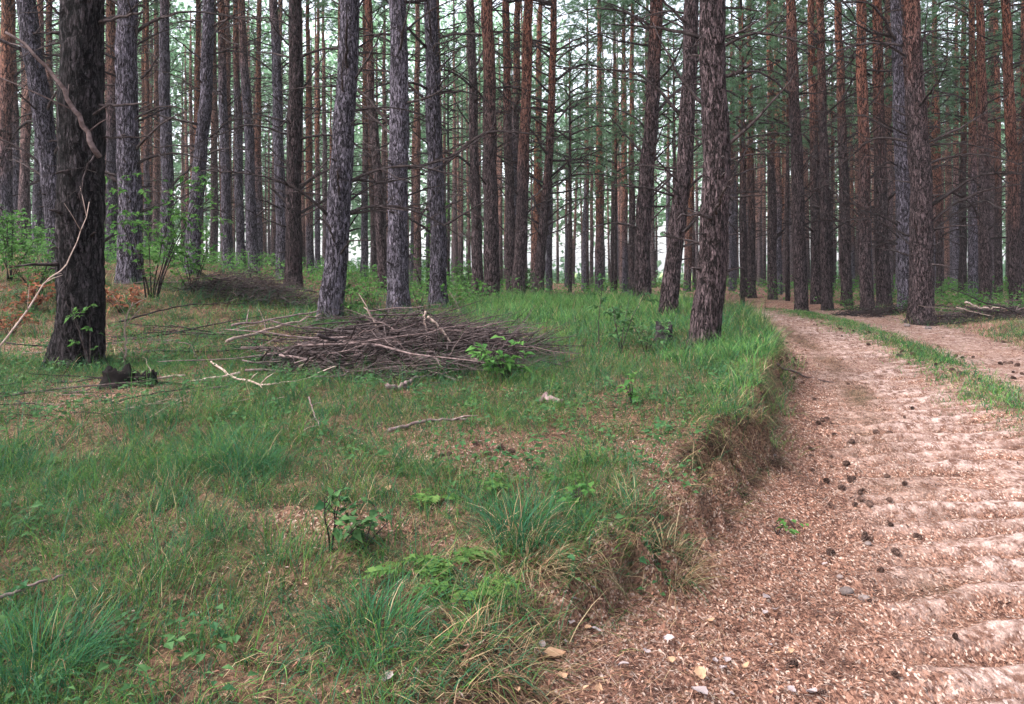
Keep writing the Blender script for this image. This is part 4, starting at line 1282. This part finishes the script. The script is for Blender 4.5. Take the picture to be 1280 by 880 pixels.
stick("long pale pole poking out of the brush pile's left side, lower one", [(290,428),(345,418),(400,406)], .014, .009, STICK, 1, .18)
stick("thick bent branch along the front of the brush pile, peeled end at left", [(352,462),(395,437),(440,430),(500,432),(552,436)], .017, .009, STICK, 3, .12)
stick("second bent branch low at the front of the brush pile", [(375,470),(430,450),(470,446),(510,449)], .012, .007, PALE_STICK, 2, .08)
stick("thick broken branch with flaking bark at the right front of the pile", [(548,440),(572,455),(602,468)], .03, .02, STICK, 1, .10)
stick("pale stick standing up steeply out of the pile's middle", [(478,432),(470,405),(456,385)], .012, .006, PALE_STICK, 1, 0, pc.y - .1)
stick("straight pale stick slanting out of the pile toward the right", [(535,395),(550,410),(566,430)], .012, .007, PALE_STICK, 0, 0, pc.y - .4)
stick("forked grey stick sticking up at the right of the pile", [(532,388),(530,402),(538,418)], .012, .006, PALE_STICK, 2, 0, pc.y - .2)
d1 = HAND[0][0].location.y
stick("pale peeling dead limb leaning up against the black barked pine", [(-5,440,d1-.75),(30,395,d1-.6),(57,352,d1-.5),(82,332,d1-.42),(98,299,d1-.38),(112,252,d1-.34)], .0085, .003, PALE_STICK, 5, 0, d1)
stick("thin upright bare stem just right of the black barked pine's foot", [(156,457),(157,430),(155,404),(166,378)], .010, .004, PALE_STICK, 4, 0, P(156,458).y)
stick("long dark fallen branch arching over the grass left of the brush pile", [(150,420),(200,404),(240,396),(305,394)], .012, .005, DEADWOOD, 6, .16)
stick("low dark branch on the ground behind the long arching one", [(140,428),(215,420),(270,424)], .010, .005, DEADWOOD, 5, .06)
stick("white broken end of a pole on top of the right hand heap", [(1206,378),(1222,384),(1245,386)], .022, .014, PALE_STICK, 1, 0, rp.y)
stick("curved pole at the right end of the heap beyond the track", [(1246,396),(1266,392),(1284,383)], .02, .012, STICK, 1, 0, rp.y - .1)
stick("small dry twig hooked on the grass below the pale forked twig", [(386,508),(392,528),(400,548)], .005, .0025, STICK, 3, .06)
stick("grey lichened stick end lying in front of the brush pile", [(486,492),(505,488),(520,477)], .02, .012, STICK, 1, .04)
stick("grey stub of wood in the bright grass right of the leafy bramble", [(680,503),(700,508)], .022, .016, STICK, 0, .03)

# ------------------------------------------------------------------ stumps
def stump(label, px, py, w, h, mat, seed, hollow=.5):
    c = P(px, py); R = w * c.y / F / 2; H = h * c.y / F; rs = np.random.default_rng(seed)
    t = thing("tree_stump", label, "tree stump", c)
    seg = 26; th = np.linspace(0, 6.2832, seg, endpoint=False)
    b = MB(); rings = []
    jag = H * (1 + .28 * vnoise(np.cos(th) * 2.2, np.sin(th) * 2.2, seed=seed) + .12 * rs.normal(0, 1, seg))
    for k, z in enumerate(np.linspace(-.06, 1, 9)):
        r = R * (1 + .35 * math.exp(-max(z, 0) * 5)) * (1 + .10 * vnoise(np.cos(th) * 3, np.sin(th) * 3, np.full(seg, z * 3), seed))
        rings.append(np.stack([r * np.cos(th), r * np.sin(th), z * jag], -1))
    for rr, zz in ((.72, .95), (.5, .45), (.1, .35)):
        r = R * rr * (1 + .1 * vnoise(np.cos(th) * 3, np.sin(th) * 3, seed=seed + 5))
        rings.append(np.stack([r * np.cos(th), r * np.sin(th), zz * (jag if rr > .6 else np.full(seg, H))], -1))
    f = []
    for k in range(len(rings) - 1):
        for j in range(seg):
            q = (j + 1) % seg; f.append((k * seg + j, k * seg + q, (k + 1) * seg + q, (k + 1) * seg + j))
    f.append(tuple((len(rings) - 1) * seg + j for j in range(seg)))
    b.add(np.concatenate(rings), f)
    obj("trunk", b.mesh("trunk", [mat]), t)
    return t
stump("small dark jagged stump left of the stout bank pine's foot", 830, 428, 20, 20, STUMPW, 31)
stump("low black charred hollow stump beside the black barked pine", 150, 481, 40, 19, CHAR, 32)
stump("second lump of charred wood touching the hollow stump, smaller and right of it", 182, 481, 26, 15, CHAR, 33)

# ------------------------------------------------------------------ shrubs and saplings
def shrub(label, px, py, h, r, nst, nleaf, ls, mat, seed, name="shrub", cat="shrub", d=None, bare_low=.25, wood=None, loc=None):
    rs = np.random.default_rng(seed)
    if d is None: c = P(px, py)
    else:
        x = (px - 640) / F * d; c = Vector((x, d, gz(x, d)))
    t = thing(name, label, cat, c)
    b = MB(); po = []; pd = []
    for s in range(nst):
        a = rs.uniform(0, 6.283); tip = np.array([math.cos(a) * r * rs.uniform(.2, 1), math.sin(a) * r * rs.uniform(.2, 1), h * rs.uniform(.6, 1.05)])
        base = np.array([math.cos(a), math.sin(a), 0]) * r * .1 * rs.random()
        n = 8; tt = np.linspace(0, 1, n)[:, None]
        p = base + (tip - base) * np.concatenate([tt ** 1.3, tt ** 1.3, tt], 1) + np.cumsum(rs.normal(0, .014 * h, (n, 3)), 0) * tt
        b.tube(p, np.linspace(.004 + .004 * h, .0015, n), 5)
        kk = max(1, int(nleaf / nst / 5))
        for w in range(kk):
            u = rs.uniform(bare_low, 1) * (n - 1); i = min(n - 2, int(u)); o = p[i] + (p[i + 1] - p[i]) * (u - i)
            dv = unit(np.array([rs.normal(), rs.normal(), rs.uniform(-.1, .7)])); L = rs.uniform(.12, .34) * min(1, r + .25) * .9
            q = np.stack([o, o + dv * L * .5 + [0, 0, .01], o + dv * L - [0, 0, L * .12]])
            b.tube(q, [.0022, .0016, .0009], 3)
            for m_ in range(5):
                v_ = rs.uniform(.25, 1); oo = q[0] + (q[2] - q[0]) * v_
                po.append(oo); pd.append(unit(dv * .6 + rs.normal(0, .7, 3) * [1, 1, .45]))
    obj("stem", b.mesh("stem", [wood or DEADWOOD]), t)
    L = rs.uniform(.65, 1.25, len(po)) * ls
    v, f = leaf_quads(np.array(po), np.array(pd), L, L * .6, rs)
    obj("foliage", fast_mesh("foliage", v, f, [mat]), t)
    return t
shrub("tall thin sapling with sparse fresh leaves right of the black barked pine", 190, 372, 1.9, .95, 9, 700, .085, LEAF, 41, "sapling", "sapling")
shrub("smaller leafy sapling right of the tall thin one on the left", 240, 368, 1.3, .75, 7, 420, .08, LEAF, 42, "sapling", "sapling")
shrub("bushy light green shrub at the left edge behind the leaning limb", 14, 352, 1.15, .75, 8, 520, .08, LEAF, 43)
shrub("low leafy shrub left of the black barked pine", 45, 372, .85, .7, 8, 480, .07, LEAF, 44)
shrub("small shoot of fresh leaves in front of the black barked pine's foot", 112, 462, .62, .22, 4, 60, .06, LEAF, 45, "sapling", "sapling")
shrub("small leafy sapling at the right side of the thick curved trunk", 436, 404, .62, .32, 5, 150, .075, LEAF, 46, "sapling", "sapling")
shrub("sapling with light leaves between the thick curved trunk and the straight one", 462, 388, .72, .4, 5, 170, .075, LEAF, 47, "sapling", "sapling")
shrub("low leafy plant right behind the brush pile between two light grey trunks", 524, 388, .5, .35, 5, 140, .07, LEAF, 48)
shrub("round green bush below the trio of brown trunks", 588, 372, 1.0, .75, 10, 720, .075, LEAF, 49)
shrub("dark leafy bush at the foot of the reddish leaning pine", 655, 370, .75, .6, 8, 420, .07, LEAF_DARK, 50)
shrub("tall leafy young tree glimpsed behind the wavy light grey pine", 533, 356, 2.6, 1.0, 7, 720, .095, LEAF, 51, "sapling", "sapling", 21)
shrub("bright broad leaved bramble growing out of the brush pile's right end", 632, 474, .34, .34, 8, 170, .085, LEAF, 52, "bramble", "bramble")
shrub("dark leafy sapling standing in the tall fresh grass", 776, 442, .62, .3, 4, 120, .075, LEAF_DARK, 53, "sapling", "sapling")
shrub("thin nearly bare sapling stem left of the dark leafy sapling in the tall grass", 748, 440, .85, .16, 1, 40, .06, LEAF_DARK, 54, "sapling", "sapling", None, .6)
shrub("low leafy plant in the tall grass left of the dark stump", 808, 440, .34, .3, 5, 110, .06, LEAF_DARK, 55)
shrub("knee high seedling with large dark leaves in the foreground grass", 413, 690, .25, .10, 3, 45, .06, LEAF_DARK, 56, "seedling", "seedling", None, .45)
shrub("second foreground seedling, low and spreading, beside the knee high one", 455, 688, .14, .16, 4, 60, .05, LEAF_DARK, 57, "seedling", "seedling")
shrub("tiny two leafed weed alone on the litter slope beside the track", 972, 668, .07, .06, 2, 10, .045, LEAF, 58, "weed", "weed", None, .5)
shrub("tiny weed on the litter slope, right one of two", 994, 662, .07, .05, 2, 10, .04, LEAF, 59, "weed", "weed", None, .5)
shrub("light green weed sticking up right of the big grass tuft", 722, 636, .12, .12, 4, 40, .05, LEAF, 60, "weed", "weed", None, .4)
shrub("small weed with pale leaves at the bank's upper edge", 790, 505, .2, .14, 4, 50, .06, LEAF, 61, "weed", "weed")
shrub("green leafy clump on the low brown mound beyond the track", 1062, 390, .4, .4, 6, 200, .06, LEAF, 62)
shrub("brown green shrubby growth at the tall dark pine's foot beyond the track", 1140, 394, .5, .5, 7, 220, .06, LEAF_DARK, 63)

shrub("rusty dead bracken clump at the left edge, behind the leaning limb", 40, 388, .4, .5, 8, 260, .07, RUST, 64, "bracken", "bracken")
shrub("rusty dead bracken clump just right of the black barked pine", 152, 392, .38, .4, 7, 220, .07, RUST, 65, "bracken", "bracken")
shrub("rusty dead leaves on twigs at the bottom of the left edge shrubs", 12, 420, .3, .4, 6, 160, .06, RUST, 66, "bracken", "bracken")

def fern(label, px, py, n, L, seed):
    rs = np.random.default_rng(seed); c = P(px, py)
    t = thing("fern", label, "fern", c); b = MB(); po = []; pd = []; LL = []
    for k in range(n):
        a = rs.uniform(0, 6.283); l = L * rs.uniform(.7, 1.15); tt = np.linspace(0, 1, 14)
        p = np.stack([np.cos(a) * l * tt, np.sin(a) * l * tt, l * (.55 * tt - .5 * tt ** 2.2) + .01], -1)
        b.tube(p, np.linspace(.002, .0007, 14), 3)
        d = np.array([math.cos(a), math.sin(a), 0]); s = np.array([-math.sin(a), math.cos(a), 0])
        for j in range(2, 14):
            for sg in (-1, 1):
                po.append(p[j]); pd.append(unit(s * sg + d * .55 + [0, 0, rs.normal(0, .15)])); LL.append(l * .26 * math.sin(math.pi * min(1, (j - .5) / 13.5) ** .75) + .004)
    obj("stem", b.mesh("stem", [FERN]), t)
    LL = np.array(LL)
    v, f = leaf_quads(np.array(po), np.array(pd), LL, LL * .42, rs, .1)
    obj("frond", fast_mesh("frond", v, f, [FERN]), t)
for i, (lb, px, py, n, L) in enumerate([
    ("yellowish fern spreading over the bank top right of the foreground seedlings", 560, 712, 7, .20),
    ("small fern left of the yellowish one on the bank top", 510, 722, 5, .17),
    ("fern low at the bank's edge below the yellowish one", 590, 745, 5, .19),
    ("fern in the patch of needles above the big grass tuft", 635, 612, 6, .18),
    ("small fern left of the big grass tuft's needle patch", 545, 625, 5, .16),
    ("bright fern in front of the brush pile's bramble", 700, 600, 5, .16)]):
    fern(lb, px, py, n, L, 80 + i)

# three tufts that stand out of the grass
def tuft(label, px, py, n, L, r, seed, straw=.06, lean=.55):
    rs = np.random.default_rng(seed); c = P(px, py)
    a = rs.uniform(0, 6.283, n); rr = r * np.sqrt(rs.random(n))
    x, y = c.x + rr * np.cos(a), c.y + rr * np.sin(a)
    tn = GREENS[rs.choice([0, 1, 3], n)] * rs.uniform(.75, 1.15, (n, 1))
    tn = np.where((rs.random(n) < straw)[:, None], STRAW[rs.integers(0, 4, n)], tn)
    v, f, t = blades(x, y, L * rs.uniform(.5, 1.1, n), rs.uniform(.0025, .005, n), tn, rs, lean, a + rs.normal(0, .5, n), 4)
    v = v - np.array([c.x, c.y, c.z])
    o = obj("grass_tuft", fast_mesh("grass_tuft", v, f, [TINTED], None, False, t), None, c)
    tag(o, label, "grass tuft")
tuft("big bluish grass tuft on the bank above a beard of dry straw", 648, 672, 420, .27, .14, 91)
tuft("grass tuft on the bank edge right of the big bluish one", 798, 668, 300, .24, .12, 92, .3)
tuft("long leaning grass tuft in the bottom left corner", 40, 850, 420, .26, .16, 93)
tuft("loose green tuft low in the foreground, left of the fallen orange leaf", 470, 800, 300, .22, .14, 94)
tuft("pale straw tuft hanging over the bank above the track's litter", 830, 705, 420, .24, .13, 95, .85, 1.0)
tuft("grass tuft in front of the bare patch, left of the seedlings", 300, 585, 300, .24, .16, 96)
tuft("dry straw beard hanging below the big bluish grass tuft", 655, 705, 380, .2, .13, 97, .9, 1.1)
tuft("dark straw tuft at the bank's lowest edge near the bottom", 600, 820, 220, .18, .14, 98, .5, .9)

# ------------------------------------------------------------------ pine cones, fallen leaves, stones
def cone_mesh(seed):
    rs = np.random.default_rng(seed); b = MB()
    b.tube([(0, 0, -.022), (0, 0, 0), (0, 0, .022)], [.006, .009, .004], 6)
    n = 44
    for k in range(n):
        t = (k + .5) / n; a = k * 2.39996; z = -.022 + .046 * t
        r = .020 * math.sin(math.pi * (.12 + .82 * t)) ** .7
        d = np.array([math.cos(a), math.sin(a), .35 + .5 * t]); d = unit(d); s = np.array([-math.sin(a), math.cos(a), 0])
        o = np.array([0, 0, z]); tip = o + d * r * 1.15; w = .0055
        up = np.array([0, 0, .0022])
        v = [o + d * .004 - s * w * .4, o + d * .004 + s * w * .4, tip + s * w - up, tip - s * w - up, tip + s * w * .8 + up, tip - s * w * .8 + up, o + d * .004 + up * 2]
        b.add(v, [(0, 1, 2, 3), (3, 2, 4, 5), (5, 4, 6), (1, 6, 4, 2), (0, 3, 5, 6)])
    return b.mesh("pine_cone", [CONE], False)
CONES = [cone_mesh(1), cone_mesh(2)]
rs = np.random.default_rng(64)
def cone(px, py, label, group=None, s=1.0):
    c = P(px, py)
    o = obj("pine_cone", CONES[int(rs.integers(0, 2))], None, (c.x, c.y, c.z + .012 * s))
    o.rotation_euler = (rs.uniform(1.1, 1.9), rs.uniform(-.3, .3), rs.uniform(0, 6.28)); s *= rs.uniform(.5, .98); o.scale = (s, s, s * 1.1)
    tag(o, label, "pine cone", group)
for (px, py, lb) in [(988, 836, "pine cone nearest the camera at the bottom of the litter slope"), (1030, 868, "pine cone close to the bottom edge right of the litter slope"), (1120, 852, "dark cone lying alone on pale sand near the bottom edge"),
                     (1112, 625, "dark pine cone standing out alone beside the ridged sand"), (1053, 610, "dark pine cone on the litter left of the ridged sand"), (1130, 609, "dark pine cone, right one of the pair beside the ridged sand"),
                     (1194, 805, "open pine cone pressed into the sand in the lower right"), (1016, 590, "small cone at the foot of the litter slope halfway up the track")]:
    cone(px, py, lb, None, .95)
for k in range(34):
    t = rs.random(); py = 470 + 250 * t; px = 1030 + 60 * t + rs.normal(0, 34)
    cone(px, py, "dark pine cone lying along the edge of the ridged left rut", "cones along the left rut", 1.05)
for k in range(40):
    t = rs.random(); px = 1015 + 265 * t; py = 408 + 60 * t + rs.normal(0, 6 + 9 * t)
    cone(px, min(500, max(404, py)), "dark pine cone lying on the far right rut of the track", "cones on the far rut", 1.3)
for k in range(16):
    cone(rs.uniform(968, 1010), rs.uniform(428, 462), "dark pine cone on the left rut where the track bends away", "cones at the bend", 1.25)
for k in range(14):
    cone(rs.uniform(540, 690), rs.uniform(556, 580), "dark pine cone on the bare needle patch in the grass", "cones on the bare patch", 1.0)

def fallen_leaf(px, py, L, mat, label, seed, group=None):
    r2 = np.random.default_rng(seed); c = P(px, py); n = 9; L *= .75
    t = np.linspace(0, 1, n); w = np.sin(math.pi * t ** .8) * L * .36 * (1 + .15 * np.sin(t * 19))
    rows = []
    for s_ in (-1, -.5, 0, .5, 1):
        rows.append(np.stack([(t - .5) * L, s_ * w, .012 * L / .06 * (abs(s_) * 1.2 + .8 * np.sin(t * 5 + seed)) * .5 + .006], -1))
    v = np.stack(rows, 1).reshape(-1, 3); f = []
    for i in range(n - 1):
        for j in range(4):
            f.append((i * 5 + j, i * 5 + j + 1, (i + 1) * 5 + j + 1, (i + 1) * 5 + j))
    o = obj("fallen_leaf", fast_mesh("fallen_leaf", v, f, [mat], None, True), None, (c.x, c.y, c.z + .012))
    o.rotation_euler = (r2.uniform(-.35, .35), r2.uniform(-.3, .3), r2.uniform(0, 6.28))
    tag(o, label, "leaf", group)
for i, (px, py, L, m_, lb) in enumerate([
    (694, 826, .10, DRYLEAF, "large curled orange brown leaf at the foot of the bank, largest in view"),
    (678, 822, .07, PALELEAF, "grey leaf touching the large orange brown one"),
    (742, 744, .035, PALELEAF, "small white leaf on the litter below the straw tuft"),
    (718, 750, .04, PALELEAF, "pale bluish leaf left of the small white one"),
    (836, 806, .055, PALELEAF, "pale leaf on the litter slope near the lower middle"),
    (780, 838, .05, PALELEAF, "pale leaf between the orange leaf and the track"),
    (874, 872, .08, PALELEAF, "wide pinkish leaf cut by the bottom edge"),
    (876, 850, .07, DRYLEAF, "brown leaf just above the wide pinkish one"),
    (905, 845, .05, PALELEAF, "lilac grey leaf right of the brown one by the bottom edge"),
    (1014, 868, .07, PALELEAF, "pale folded leaf at the bottom beside the pine cone"),
    (1032, 708, .045, PALELEAF, "small pale leaf beside the pebbles on the litter's edge"),
    (957, 752, .06, PALELEAF, "pale leaf lying flat halfway down the litter slope"),
    (970, 767, .05, PALELEAF, "pale leaf just below the flat one on the litter slope"),
    (486, 614, .05, DRYLEAF, "orange leaf in the grass left of the fern patch"),
    (484, 858, .07, PALELEAF, "bluish grey leaf in the foreground grass"),
    (115, 800, .10, PALELEAF, "narrow pale dead leaf standing in the left foreground grass"),
    (968, 572, .05, PALELEAF, "cream leaf on the litter slope beside the bank"),
    (922, 594, .045, PALELEAF, "cream leaf at the foot of the dark bank edge"),
    (160, 478, .07, PALELEAF, "white scrap of leaf on the charred hollow stump"),
    (215, 470, .07, DRYLEAF, "orange leaf right of the charred hollow stump")]):
    fallen_leaf(px, py, L, m_, lb, i)
r3 = np.random.default_rng(12)
for k in range(26):
    fallen_leaf(r3.uniform(640, 1010), r3.uniform(770, 878), r3.uniform(.025, .05), [DRYLEAF, PALELEAF][k % 2], "small dry leaf among the chips on the lower litter slope", 50 + k, "small leaves on the lower slope")

def stone(px, py, R, label, seed):
    R *= .7
    c = P(px, py); b = MB(); n, m_ = 9, 14
    th = np.linspace(0, 6.2832, m_, endpoint=False); V = []
    for i in range(n):
        ph = math.pi * (i + .02) / (n - .96)
        V.append(np.stack([math.sin(ph) * np.cos(th), math.sin(ph) * np.sin(th) * .8, np.full(m_, math.cos(ph) * .6)], -1))
    V = np.concatenate(V); V = V * (1 + .35 * fbm(V[:, 0] * 1.6, V[:, 1] * 1.6, V[:, 2] * 1.6, seed, 3))[:, None] * R
    f = [(i * m_ + j, (i + 1) * m_ + j, (i + 1) * m_ + (j + 1) % m_, i * m_ + (j + 1) % m_) for i in range(n - 1) for j in range(m_)]
    b.add(V, f)
    tag(obj("stone", b.mesh("stone", [STONE]), None, (c.x, c.y, c.z + R * .3)), label, "stone")
stone(1058, 742, .042, "largest of three grey stones where the litter meets the rut", 1)
stone(1080, 748, .032, "brownish stone right of the largest grey one by the rut", 2)
stone(1050, 728, .022, "smallest stone above the largest grey one by the rut", 3)
stone(1085, 688, .025, "lone dark stone higher up along the rut's edge", 4)
stone(1160, 411, .09, "pale stone on the verge beyond the far rut", 5)
stone(1134, 408, .08, "rounded stone left of the pale one on the far verge", 6)
